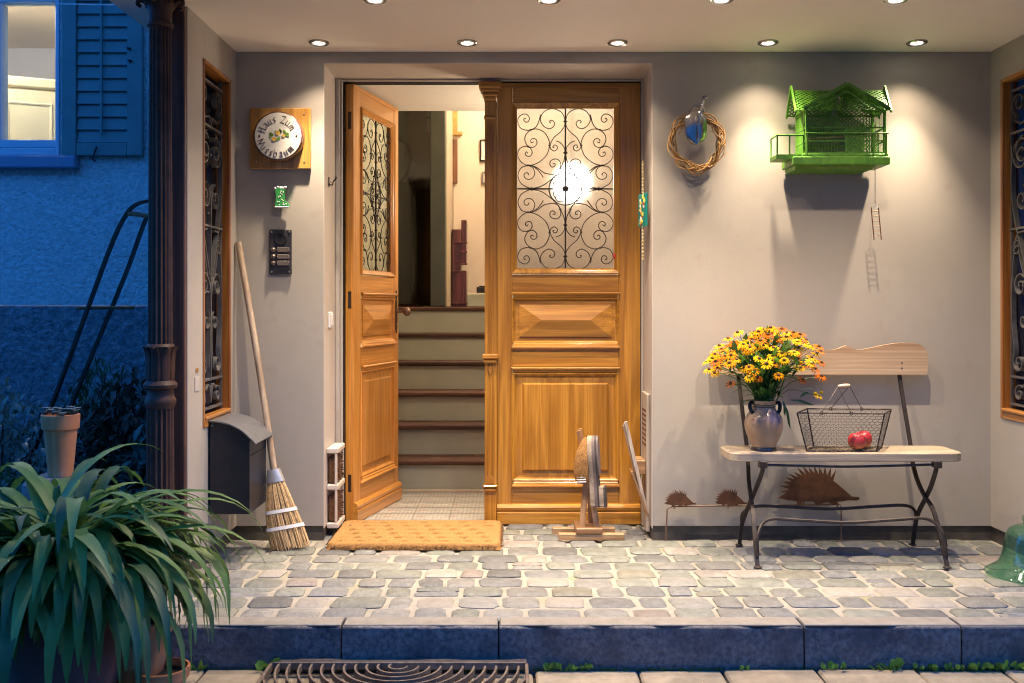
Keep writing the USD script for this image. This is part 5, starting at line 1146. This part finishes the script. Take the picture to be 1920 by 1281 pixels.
applem = usdkit.material(stage, '/World/Looks/apple_skin', {'tc': ('texture_coordinate', {}), 'sx': ('separate_xyz', {}), 'mp': ('mapping', {'scale': (60, 60, 12)}), 'n': ('noise_texture', {'scale': 1, 'detail': 4}), 'mm': ('math', {'math_type': 'multiply_add', 'value2': .03, 'value3': -.012}), 'ad': ('math', {'math_type': 'add'}), 'mr': ('map_range', {'from_min': -.035, 'from_max': .012}), 'r': ('rgb_ramp', {'ramp': [(0, (.60, .28, .07)), (.45, (.52, .09, .05)), (1, (.42, .028, .035))]}), 'p': ('principled_bsdf', {'roughness': .4, 'coat_weight': .1})},
    [('tc.object', 'sx.vector'), ('tc.object', 'mp.vector'), ('mp.vector', 'n.vector'), ('n.fac', 'mm.value1'), ('mm.value', 'ad.value1'), ('sx.z', 'ad.value2'), ('ad.value', 'mr.value'), ('mr.result', 'r.fac'), ('r.color', 'p.base_color')], surface='p.BSDF')
ap = catmull([(0, -.030), (.010, -.036), (.022, -.034), (.036, -.018), (.0415, .004), (.036, .024), (.022, .034), (.010, .032), (.0, .024)], 4)
for (px, py, yy, lb, tilt) in ((1607, 832, -.345, 'red apple in front in the wire basket, yellowish underneath', 12), (1618, 826, -.275, 'red apple behind the other one in the wire basket', -18)):
    a = at(px, py, yy); t = thing('apple', lb, 'apple', (a[0], yy, zb + .0395))
    obj('fruit', rot(lathe(ap, 26), 'y', tilt), applem, t, smooth=True); obj('stalk', rot(tube([(0, 0, .025), (.003, 0, .036), (.006, 0, .044)], .0014, 5), 'y', tilt), iron_warm, t)

# ------------------------------------------------------------------ rusty hedgehogs on their rods
hedge_outline = [(-1, -.30), (-.93, -.42)]
def hedgehog(name, label, px0, px1, py0, py1, yy, spikes, seed, rods):
    a, b = at(px0, py1, yy), at(px1, py0, yy); w, h = b[0] - a[0], b[2] - a[2]; rr = random.Random(seed)
    top = []
    for i in range(spikes + 1):
        t = i / spikes; ang = math.pi * (1.04 - .80 * t); ex, ez = .42 + .42 * math.cos(ang), .14 + .80 * max(0, math.sin(ang)) ** .8
        k0, k1 = rr.uniform(.78, .85), rr.uniform(1.02, 1.13); top.append((.42 + (ex - .42) * k0, .14 + (ez - .14) * k0))
        if i < spikes: am = math.pi * (1.04 - .80 * (t + .62 / spikes)) + .12; top.append((.42 + .42 * k1 * math.cos(am), .14 + .80 * k1 * max(.02, math.sin(am)) ** .8))
    body = top + [(.82, .36), (.90, .22), (.985, .20), (1.0, .15), (.96, .115), (.86, .12), (.75, .085), (.70, .10), (.72, .02), (.66, 0), (.62, .06), (.57, .08), (.50, .02), (.44, .015), (.42, .085), (.34, .10), (.28, .09), (.27, .0), (.22, .0), (.20, .10), (.12, .12), (.03, .13)]
    g = Polygon([(x * w, z * h) for x, z in body]).buffer(0)
    t = thing(name, label, 'garden ornament', (a[0], yy, a[2]), group=None)
    v, f = ext(g, .003); V = np.stack([v[:, 0], -v[:, 2], v[:, 1]], 1); obj('plate', (V, fix(V, f)), rust, t)
    for k in rods: obj('weld_strip', box(k * w - .004, k * w + .004, .0, .004, -.012, h * .3), rod_m, t)
hedgehog('hedgehog_ornament', 'small rusty metal hedgehog silhouette leftmost of the three by the wall', 1247, 1306, 918, 950, -.05, 14, 1, (.3,))
hedgehog('hedgehog_ornament', 'small rusty metal hedgehog silhouette beside the left bench leg', 1342, 1401, 915, 949, -.05, 14, 2, (.4,))
hedgehog('hedgehog_ornament', 'large rusty metal hedgehog silhouette under the bench seat', 1463, 1612, 873, 947, -.05, 16, 3, (.3, .72))
hr = thing('ornament_rod', 'thin rusty rod along the wall foot carrying the hedgehogs', 'rod')
a, b, c, d_ = at(1249, 988, -.045), at(1251, 955, -.045), at(1261, 950, -.045), at(1574, 946, -.045)
obj('rail', tube([(a[0] - .002, -.045, -.002), tuple(b), tuple(c), tuple(d_), (d_[0] + .008, -.045, d_[2] - .010), (d_[0] + .009, -.045, -.002)], .0035, 6), rod_m, hr)

# ------------------------------------------------------------------ glass cloche
cl = thing('glass_cloche', 'green glass garden bell at the right edge of the paved porch', 'cloche', (2.185, -.65, .003))
greenglass = usdkit.material(stage, '/World/Looks/green_glass', {'t': ('transparent_bsdf', {'color': (.66, .83, .71)}), 'd': ('principled_bsdf', {'base_color': (.16, .34, .24), 'roughness': .1}), 'g': ('glossy_bsdf', {'roughness': .04}), 'lw': ('layer_weight', {'blend': .5}), 'pw': ('math', {'math_type': 'power', 'value2': 3.0}), 'f': ('math', {'math_type': 'multiply_add', 'value2': .6, 'value3': .05}), 'm0': ('mix_closure', {'fac': .07}), 'm': ('mix_closure', {})},
    [('t.BSDF', 'm0.closure1'), ('d.BSDF', 'm0.closure2'), ('lw.facing', 'pw.value1'), ('pw.value', 'f.value1'), ('f.value', 'm.fac'), ('m0.closure', 'm.closure1'), ('g.BSDF', 'm.closure2')], surface='m.closure')
cpf = catmull([(.172, .001), (.170, .008), (.150, .022), (.120, .045), (.104, .085), (.098, .12), (.092, .155), (.080, .185), (.055, .203), (.026, .211)], 4); inn = cpf[::-1].copy(); inn[:, 0] -= .004; inn[:, 1] -= .001; inn = inn[inn[:, 0] > .012]
obj('bell', lathe(np.vstack([cpf, inn]), 48), greenglass, cl, smooth=50)
obj('knob', lathe([(.026, .2105), (.022, .219), (.026, .228), (.029, .238), (.024, .248), (0, .252)], 24), greenglass, cl, smooth=40)

# ------------------------------------------------------------------ boot scraper grate at the kerb foot
gt = thing('iron_grate', 'rectangular cast iron grate with concentric rings lying against the kerb foot', 'grate', (-.385, -1.312, -.147))
gm = mat('grate_rust', (.12, .085, .06), (.22, .165, .12), scale=40, rough=.6, metallic=.35, bump=.4, bscale=120)
gw, gd = .445, .50
for i, yy in enumerate((-.004, -.020, -.034)): obj('frame_bar', box(-gw, gw, yy - .008, yy, .012, .038, .002), gm, gt)
for s in (-1, 1): obj('frame_bar', box(s * gw - .006, s * gw + .006, -gd, -.043, .010, .036, .002), gm, gt)
obj('frame_bar', box(-gw, gw, -gd - .008, -gd, .010, .036, .002), gm, gt)
for k in range(13):
    r_ = .032 + k * .0385; a = np.linspace(0, 2 * np.pi, 73); pts = [(r_ * math.cos(t), -.062 + r_ * .92 * math.sin(t)) for t in a]
    g = LineString(pts).intersection(sbox(-gw, -gd, gw, -.043))
    for ln in (g.geoms if hasattr(g, 'geoms') else [g]):
        if ln.length < .03: continue
        C = np.array([(x, y_, .022) for x, y_ in ln.coords]); obj('ring_bar', sweep(C, rect_sec(.0035, .012), up=(0, 0, 1)), gm, gt)
# ------------------------------------------------------------------ agapanthus in its pot
agl = [leafmat(f'strap_leaf_{n}', a, b, t, r) for n, a, b, t, r in (('mid', (.065, .15, .024), (.14, .25, .055), (.10, .20, .03), .55), ('dark', (.022, .07, .022), (.05, .12, .038), (.04, .1, .03), .52), ('light', (.11, .20, .04), (.21, .31, .09), (.12, .22, .05), .5))]
PX, PY, PZ = -1.395, -1.72, -.147
ag = thing('potted_plant', 'big plant with long arching strap leaves in a dark clay pot before the kerb', 'potted plant', (PX, PY, PZ))
obj('pot', lathe([(0, 0), (.15, 0), (.165, .05), (.195, .36), (.20, .37), (.212, .375), (.214, .42), (.20, .425), (.19, .40)], 36), mat('dark_clay', (.10, .045, .04), (.17, .08, .065), scale=6, rough=.8, bump=.2), ag, smooth=40)
obj('soil', lathe([(0, .395), (.1, .40), (.191, .395)], 24), soil, ag)
r10 = random.Random(33)
for i in range(298):
    a = r10.uniform(0, 2 * math.pi); e0 = math.radians(r10.triangular(10, 86, 50)); L_ = r10.uniform(.46, .74); w = r10.uniform(.016, .0245)
    o = np.array([r10.uniform(-.09, .09), r10.uniform(-.09, .09), .40]); P = [o]; n = 13; e = e0; bend = r10.uniform(1.7, 2.9) / n * (1.0 + .25 * math.cos(e0)); da = r10.uniform(-.05, .05)
    for k in range(n):
        P.append(P[-1] + L_ / n * np.array([math.cos(e) * math.cos(a), math.cos(e) * math.sin(a), math.sin(e)])); e -= bend * (.35 + 1.3 * k / n); e = max(e, -1.5); a += da
    P = np.array(P); P[:, 2] = np.maximum(P[:, 2], .012)
    t = np.linspace(0, 1, n + 1); W = w * np.minimum(1, .55 + t * 2) * np.clip((1 - t) / .32, 0.03, 1) ** .7
    obj('leaf', blade(P, W, fold=.22), r10.choices(agl, [5, 3, 2.5])[0], ag, smooth=True)
inner = MB()
for i in range(260):
    a = r10.uniform(0, 2 * math.pi); rr = r10.uniform(.02, .22); o = np.array([rr * math.cos(a), rr * math.sin(a), .41 + r10.uniform(0, .16)]); L_ = r10.uniform(.20, .42); e = math.radians(r10.uniform(0, 70)); P = [o]; a += r10.uniform(-.5, .5)
    for k in range(6): P.append(P[-1] + L_ / 6 * np.array([math.cos(e) * math.cos(a), math.cos(e) * math.sin(a), math.sin(e)])); e -= .38
    inner += blade(P, r10.uniform(.013, .02) * np.array([.7, 1, 1, 1, .9, .6, .04]), fold=.2)
obj('inner_leaves', inner, agl[0], ag, smooth=True, kind='stuff')
sp2 = thing('clay_pot', 'small terracotta pot with soil beside the big plant pot at the kerb', 'flower pot', (-1.10, -1.66, PZ))
obj('pot', lathe([(0, 0), (.055, 0), (.075, .10), (.084, .105), (.086, .135), (.078, .137), (.074, .115)], 30), terracotta, sp2, smooth=40); obj('soil', lathe([(0, .10), (.05, .104), (.075, .11)], 20), soil, sp2)
sp3 = thing('clay_pot', 'terracotta pot half hidden behind the drooping strap leaves', 'flower pot', (-1.20, -1.60, PZ)); obj('pot', lathe([(0, 0), (.07, 0), (.095, .22), (.106, .225), (.108, .27), (.098, .272), (.094, .24)], 30), terracotta, sp3, smooth=40); obj('soil', lathe([(0, .235), (.09, .236)], 20), soil, sp3)

# ------------------------------------------------------------------ garden bed by the blue house
bed = obj('garden_bed', box(-6, -1.63, -1.0, NY - .02, -.171, .02), soil, kind='structure')
dkl = [leafmat(f'bed_leaf_{n}', a, b, t, .45) for n, a, b, t in (('green', (.02, .055, .02), (.045, .10, .035), (.03, .07, .02)), ('grey', (.14, .19, .17), (.25, .31, .27), (.12, .16, .12)), ('brown', (.05, .025, .018), (.12, .06, .035), (.05, .03, .02)), ('teal', (.03, .09, .08), (.06, .15, .13), (.04, .1, .08)))]
def shrub(name, label, cat, c, r, n, m, ll, seed, kind_='leaf', spike=False):
    t = thing(name, label, cat, c); rr = random.Random(seed); fo = MB(); stm = MB()
    for i in range(n):
        u = np.array([rr.gauss(0, 1), rr.gauss(0, 1), rr.gauss(0, 1)]); u /= np.linalg.norm(u); p = u * (rr.random() ** .4) * np.array(r); p[2] = abs(p[2])
        d_ = u * .8 + np.array([rr.uniform(-.6, .6), rr.uniform(-.6, .6), rr.uniform(-.2, .6)]); d_ /= np.linalg.norm(d_); l = ll * rr.uniform(.6, 1.3); w = l * (.10 if spike else .26)
        fo += blade([p, p + d_ * l * .4, p + d_ * l * .75 - [0, 0, l * .06], p + d_ * l - [0, 0, l * .2]], [w * .3, w, w * .75, .0006])
    for i in range(12):
        u = np.array([rr.gauss(0, 1), rr.gauss(0, 1), abs(rr.gauss(0, 1)) + .8]); u /= np.linalg.norm(u); stm += tube([(0, 0, 0), tuple(u * np.array(r) * .5), tuple(u * np.array(r) * .95)], .004, 4)
    obj('foliage', fo, m, t, kind='stuff'); obj('stem', stm, dkl[2], t, kind='stuff')
shrub('shrub', 'silver grey leafy shrub at the left below the blue wall', 'shrub', (-2.45, -.05, .02), (.36, .3, .74), 1500, dkl[1], .05, 1)
shrub('shrub', 'dark brown leaved shrub behind the clay pot', 'shrub', (-2.05, .55, .02), (.34, .3, .75), 1300, dkl[2], .07, 2)
shrub('shrub', 'low teal leaved shrub beside the iron column foot', 'shrub', (-1.78, .25, .02), (.20, .26, .62), 1000, dkl[3], .06, 3)
shrub('shrub', 'dark green shrub at the far left edge of the bed', 'shrub', (-2.95, .35, .02), (.45, .4, .80), 1400, dkl[0], .075, 4)
shrub('fern', 'feathery dark fern in front of the blue plinth', 'fern', (-2.35, .85, .02), (.34, .2, .78), 1300, dkl[0], .09, 5, spike=True)
shrub('shrub', 'dark low ground shrub behind the strap leaves', 'shrub', (-2.1, -.45, .02), (.5, .35, .38), 1500, dkl[0], .06, 6)
shrub('tall_weed', 'thin tall stalk with narrow leaves against the blue plinth', 'plant', (-1.93, .6, .02), (.07, .07, 1.02), 160, dkl[0], .07, 7, spike=True)
for k in range(3): tag = None
st_ = thing('stone_block', 'rough grey stone block under the clay pot in the bed', 'stone block', (-1.725, -1.0, .004)); obj('block', box(-.11, .11, -.10, .10, 0, .475, .02), STONES[6], st_)
pp = thing('clay_pot', 'tapered terracotta pot with succulents on a block below the blue wall', 'flower pot', (-1.725, -1.0, .480))
obj('pot', lathe([(0, 0), (.044, 0), (.060, .178), (.067, .182), (.070, .235), (.063, .238), (.060, .21)], 30), terracotta, pp, smooth=40)
r11 = random.Random(8)
for i in range(26):
    a, rr = r11.uniform(0, 6.28), .070 * math.sqrt(r11.random()); ros = MB(); c = np.array([rr * math.cos(a), rr * math.sin(a), .232 + .02 * r11.random()])
    for k in range(9):
        t = k * 2.4; d_ = np.array([math.cos(t), math.sin(t), .7]); ros += blade([c, c + d_ * .009 + [0, 0, .004], c + d_ * .018], [.003, .006, .0005])
    obj('succulent', ros, dkl[1], pp)
# sack truck leaning at the house side
sk_ = thing('sack_truck', 'old iron hand truck with two curved handles leaning behind the column', 'hand truck')
SKY = .12
A_ = [at(x, y_, SKY) for x, y_ in ((50, 880), (105, 740), (165, 578), (212, 452), (240, 398), (262, 381), (285, 376))]; A_[-1][1] += .02; B_ = [at(x, y_, SKY + .12) for x, y_ in ((118, 800), (170, 672), (210, 577), (243, 495), (268, 425), (280, 403), (300, 392))]
obj('rail', sweep(catmull(A_, 5), rect_sec(.006, .016), up=(0, 1, 0)), iron_warm, sk_); obj('rail', sweep(catmull(B_, 5), rect_sec(.006, .016), up=(0, 1, 0)), iron_warm, sk_)
obj('cross_bar', tube([at(143, 578, SKY - .01), at(252, 577, SKY + .13)], .008, 8), rod_m, sk_, label='wooden cross bar low on the hand truck'); obj('grip', tube([at(238, 400, SKY - .01), at(284, 405, SKY + .12)], .012, 8), grey_wood, sk_)
obj('foot_plate', box(A_[0][0] - .12, A_[0][0] + .3, SKY - .1, SKY + .2, .03, .045), iron_warm, sk_); obj('rail_foot', tube([A_[0], (A_[0][0] - .05, SKY, .04)], .008, 6), iron_warm, sk_); obj('rail_foot', tube([B_[0], (B_[0][0] - .2, SKY + .1, .04)], .008, 6), iron_warm, sk_)

# ------------------------------------------------------------------ weeds along the kerb foot
wl = [leafmat('weed_leaf', (.08, .20, .02), (.16, .32, .05), (.14, .3, .03), .5), leafmat('weed_leaf_dark', (.04, .12, .02), (.08, .19, .03), (.07, .18, .02), .5)]
def weed(px, n, size, round_, seed, label):
    x = (px - 955) / F_PX * 3.43; rr = random.Random(seed); t = thing('weed', label, 'weed', (x, -1.318, -.150))
    for i in range(n):
        a = rr.uniform(-.3, math.pi + .3); d_ = np.array([math.cos(a), -.55 * abs(math.sin(a)) - .1, rr.uniform(.5, 1.6)]); d_ /= np.linalg.norm(d_); L_ = size * rr.uniform(.6, 1.25); o = np.array([rr.uniform(-.6, .6) * size, rr.uniform(-.008, 0), 0])
        w = L_ * (.30 if round_ else .09)
        if round_:
            obj('leaf', blade([o + d_ * L_ * .45, o + d_ * L_ * .65, o + d_ * L_ * .9, o + d_ * L_ * 1.05 - [0, .004, .002]], [w * .3, w, w * .85, .001], up=(0, -1, .6), fold=.1), wl[rr.random() < .3], t); obj('stem', tube([o, o + d_ * L_ * .46], .0009, 3), wl[1], t)
        else: obj('leaf', blade([o, o + d_ * L_ * .5, o + d_ * L_ * .85, o + d_ * L_ - [0, .004, .004]], [w * .7, w, w * .6, .0004], up=(0, -1, .5)), wl[rr.random() < .5], t)
for k, (px, n, s, r_, lb) in enumerate(((512, 6, .050, True, 'round leaved weed left of the iron grate'), (365, 7, .05, False, 'flat grass tuft on the pavers left of the iron grate'), (1040, 8, .035, True, 'leafy weed just right of the iron grate'), (1065, 9, .04, False, 'small grass tuft right of the iron grate'), (1100, 6, .030, True, 'weed with brownish leaves right of the iron grate'), (1388, 4, .025, True, 'tiny weed below the middle of the long kerb stone'),
    (1550, 4, .040, True, 'single round leaved weed at the kerb seam under the bench'), (1578, 4, .036, True, 'flat two leaved weed at the kerb foot'), (1660, 12, .050, False, 'tall grass tuft among the kerb weeds'), (1688, 7, .045, True, 'upright leafy weed right of the tall grass tuft'), (1718, 6, .030, True, 'low pale weed at the kerb foot'), (1752, 9, .030, True, 'bushy small weed before the right kerb stone'), (1790, 12, .030, True, 'dense low weed patch at the kerb foot'), (1820, 7, .030, True, 'small weed just right of the last kerb seam'), (1845, 9, .034, True, 'leafy weed under the green glass bell'), (1872, 10, .032, True, 'weed clump near the right picture edge'), (1898, 6, .040, True, 'taller weed near the right picture edge'), (1916, 6, .032, True, 'weed at the very right picture edge'))):
    weed(px, n, s, r_, 50 + k, lb)
moss = MB(); r12 = random.Random(4)
for i in range(1400):
    x = r12.uniform(-1.3, 2.1) if r12.random() < .8 else r12.uniform(1.2, 2.1); y_ = -1.309 - abs(r12.gauss(0, .006)); s = r12.uniform(.002, .006); moss += blade([(x, y_, -.155), (x + r12.uniform(-s, s), y_ - s * .5, -.150 + s), (x + r12.uniform(-2 * s, 2 * s), y_ - s, -.150 + s * 1.6)], [s * .3, s * .4, .0003], up=(0, -1, .2))
obj('moss', moss, wl[1], label='low moss and seedlings in the joint at the kerb foot', cat='moss', kind='stuff')

# ------------------------------------------------------------------ things seen in the hall
mahog = wood('mahogany', (.06, .012, .008), (.16, .045, .028), 'z', rough=.3, coat=.4)
LZ = 1.128
cab = thing('hall_bench', 'dark red wooden stepped pew end on the stair landing', 'pew', (-.455, 3.30, LZ))
for (x0, x1, z0, z1) in ((-.02, .10, 0, .30), (-.02, .055, .30, .36), (-.02, .10, .36, .52), (-.02, .055, .52, .64)): obj('end_panel', box(x0, x1, 0, .22, z0, z1, .004), mahog, cab)
for (x0, x1, zz) in ((-.02, .05, .285), (.045, .11, .345), (.03, .11, .52), (.05, .11, .445), (-.02, .11, .02)): obj('ledge', box(x0, x1, -.02, -.0005, zz, zz + .016, .003), mahog, cab)
obj('end_panel', box(.056, .10, .03, .22, .521, .72, .004), mahog, cab)
paper = mat('old_paper', (.55, .46, .34), (.64, .55, .42), scale=12, rough=.8); framew = wood('picture_frame_wood', (.12, .045, .02), (.24, .10, .045), 'z', rough=.35, coat=.3)
def picture(label, px0, px1, py0, py1, yy, fw, m, inner):
    a, b = at(px0, py1, yy), at(px1, py0, yy); t = thing('picture_frame', label, 'picture', (0, yy, 0))
    for (x0, x1, z0, z1) in ((a[0], a[0] + fw, a[2], b[2]), (b[0] - fw, b[0], a[2], b[2]), (a[0] + fw, b[0] - fw, a[2], a[2] + fw), (a[0] + fw, b[0] - fw, b[2] - fw, b[2])): obj('frame', box(x0, x1, -.02, .0, z0, z1, .004), m, t)
    obj('print', box(a[0] + fw, b[0] - fw, -.008, -.002, a[2] + fw, b[2] - fw), inner, t)
picture('brown wooden frame with old print on the landing wall', 815, 858, 262, 345, 3.595, .045, framew, paper)
picture('thin dark frame high on the landing wall beside the door post', 900, 935, 262, 303, 3.595, .012, iron, mat('pale_print', (.6, .58, .5), rough=.6))
picture('small grey frame below the thin dark one', 904, 930, 322, 345, 3.595, .014, mat('grey_frame', (.25, .24, .21), rough=.5), paper)
a, b = at(800, 248, 3.59), at(858, 120, 3.59)
lw_ = thing('leaded_window', 'leaded window with golden wooden frame high on the landing wall', 'window', (0, 3.59, 0))
gold = mat('golden_wood', (.40, .20, .05), (.58, .34, .10), rough=.4, scale=30)
for (x0, x1, z0, z1) in ((b[0] - .045, b[0], a[2], b[2]), (a[0], b[0] + .04, a[2] - .03, a[2])): obj('frame', box(x0, x1, -.03, .008, z0, z1, .004), gold, lw_)
obj('pane', box(a[0], b[0] - .0455, -.006, .004, a[2] + .001, b[2]), mat('pale_leaded_glass', (.68, .62, .48), rough=.3), lw_); obj('lead', box(a[0], b[0] - .046, -.010, -.0065, a[2] + .12, a[2] + .13), iron, lw_)
hs = thing('hall_stand', 'dark wooden hall stand in the dim room behind the partition', 'hall stand', (-.90, 3.2, LZ)); obj('column', box(-.04, .10, 0, .12, .0, 1.02, .006), mahog, hs); obj('base', box(-.05, .17, -.05, .2, 0, .06, .006), mahog, hs); obj('arch', tube(catmull([(-.0, .05, 1.0), (.06, .05, 1.10), (.09, .05, 1.22), (.05, .05, 1.34), (-.03, .05, 1.38)], 5), .014, 8), mahog, hs, smooth=True)
cn = thing('walking_stick', 'dark curved walking stick hanging beside the hall stand', 'walking stick', (-.80, 3.12, LZ)); obj('shaft', tube([(.05, 0, .1), (.02, 0, .93)], .010, 8), mahog, cn); obj('crook', tube(catmull([(.02, 0, .93), (.03, 0, 1.0), (.08, 0, 1.03), (.13, 0, 1.0), (.14, 0, .93)], 5), .013, 8), mahog, cn, smooth=True)
bxx = thing('black_box', 'small black object on the landing skirting at the door post', 'box', at(905, 545, 3.4)); obj('case', box(-.05, .05, -.03, .03, -.02, .03, .004), iron, bxx); obj('lid', box(-.03, .04, -.02, .02, .0305, .04, .003), iron, bxx)
cr = thing('ladybird_charm', 'small red bud shaped charm inside the lower right of the frosted pane', 'charm', (.550, .342, 1.395)); obj('bud', ball(.011, (0, 0, 0), 2, (.8, .6, 1.5)), mat('charm_red', (.5, .03, .02), rough=.4), cr, smooth=True); obj('stalk', tube([(0, 0, .012), (.004, 0, .034)], .002, 5), stemm, cr)
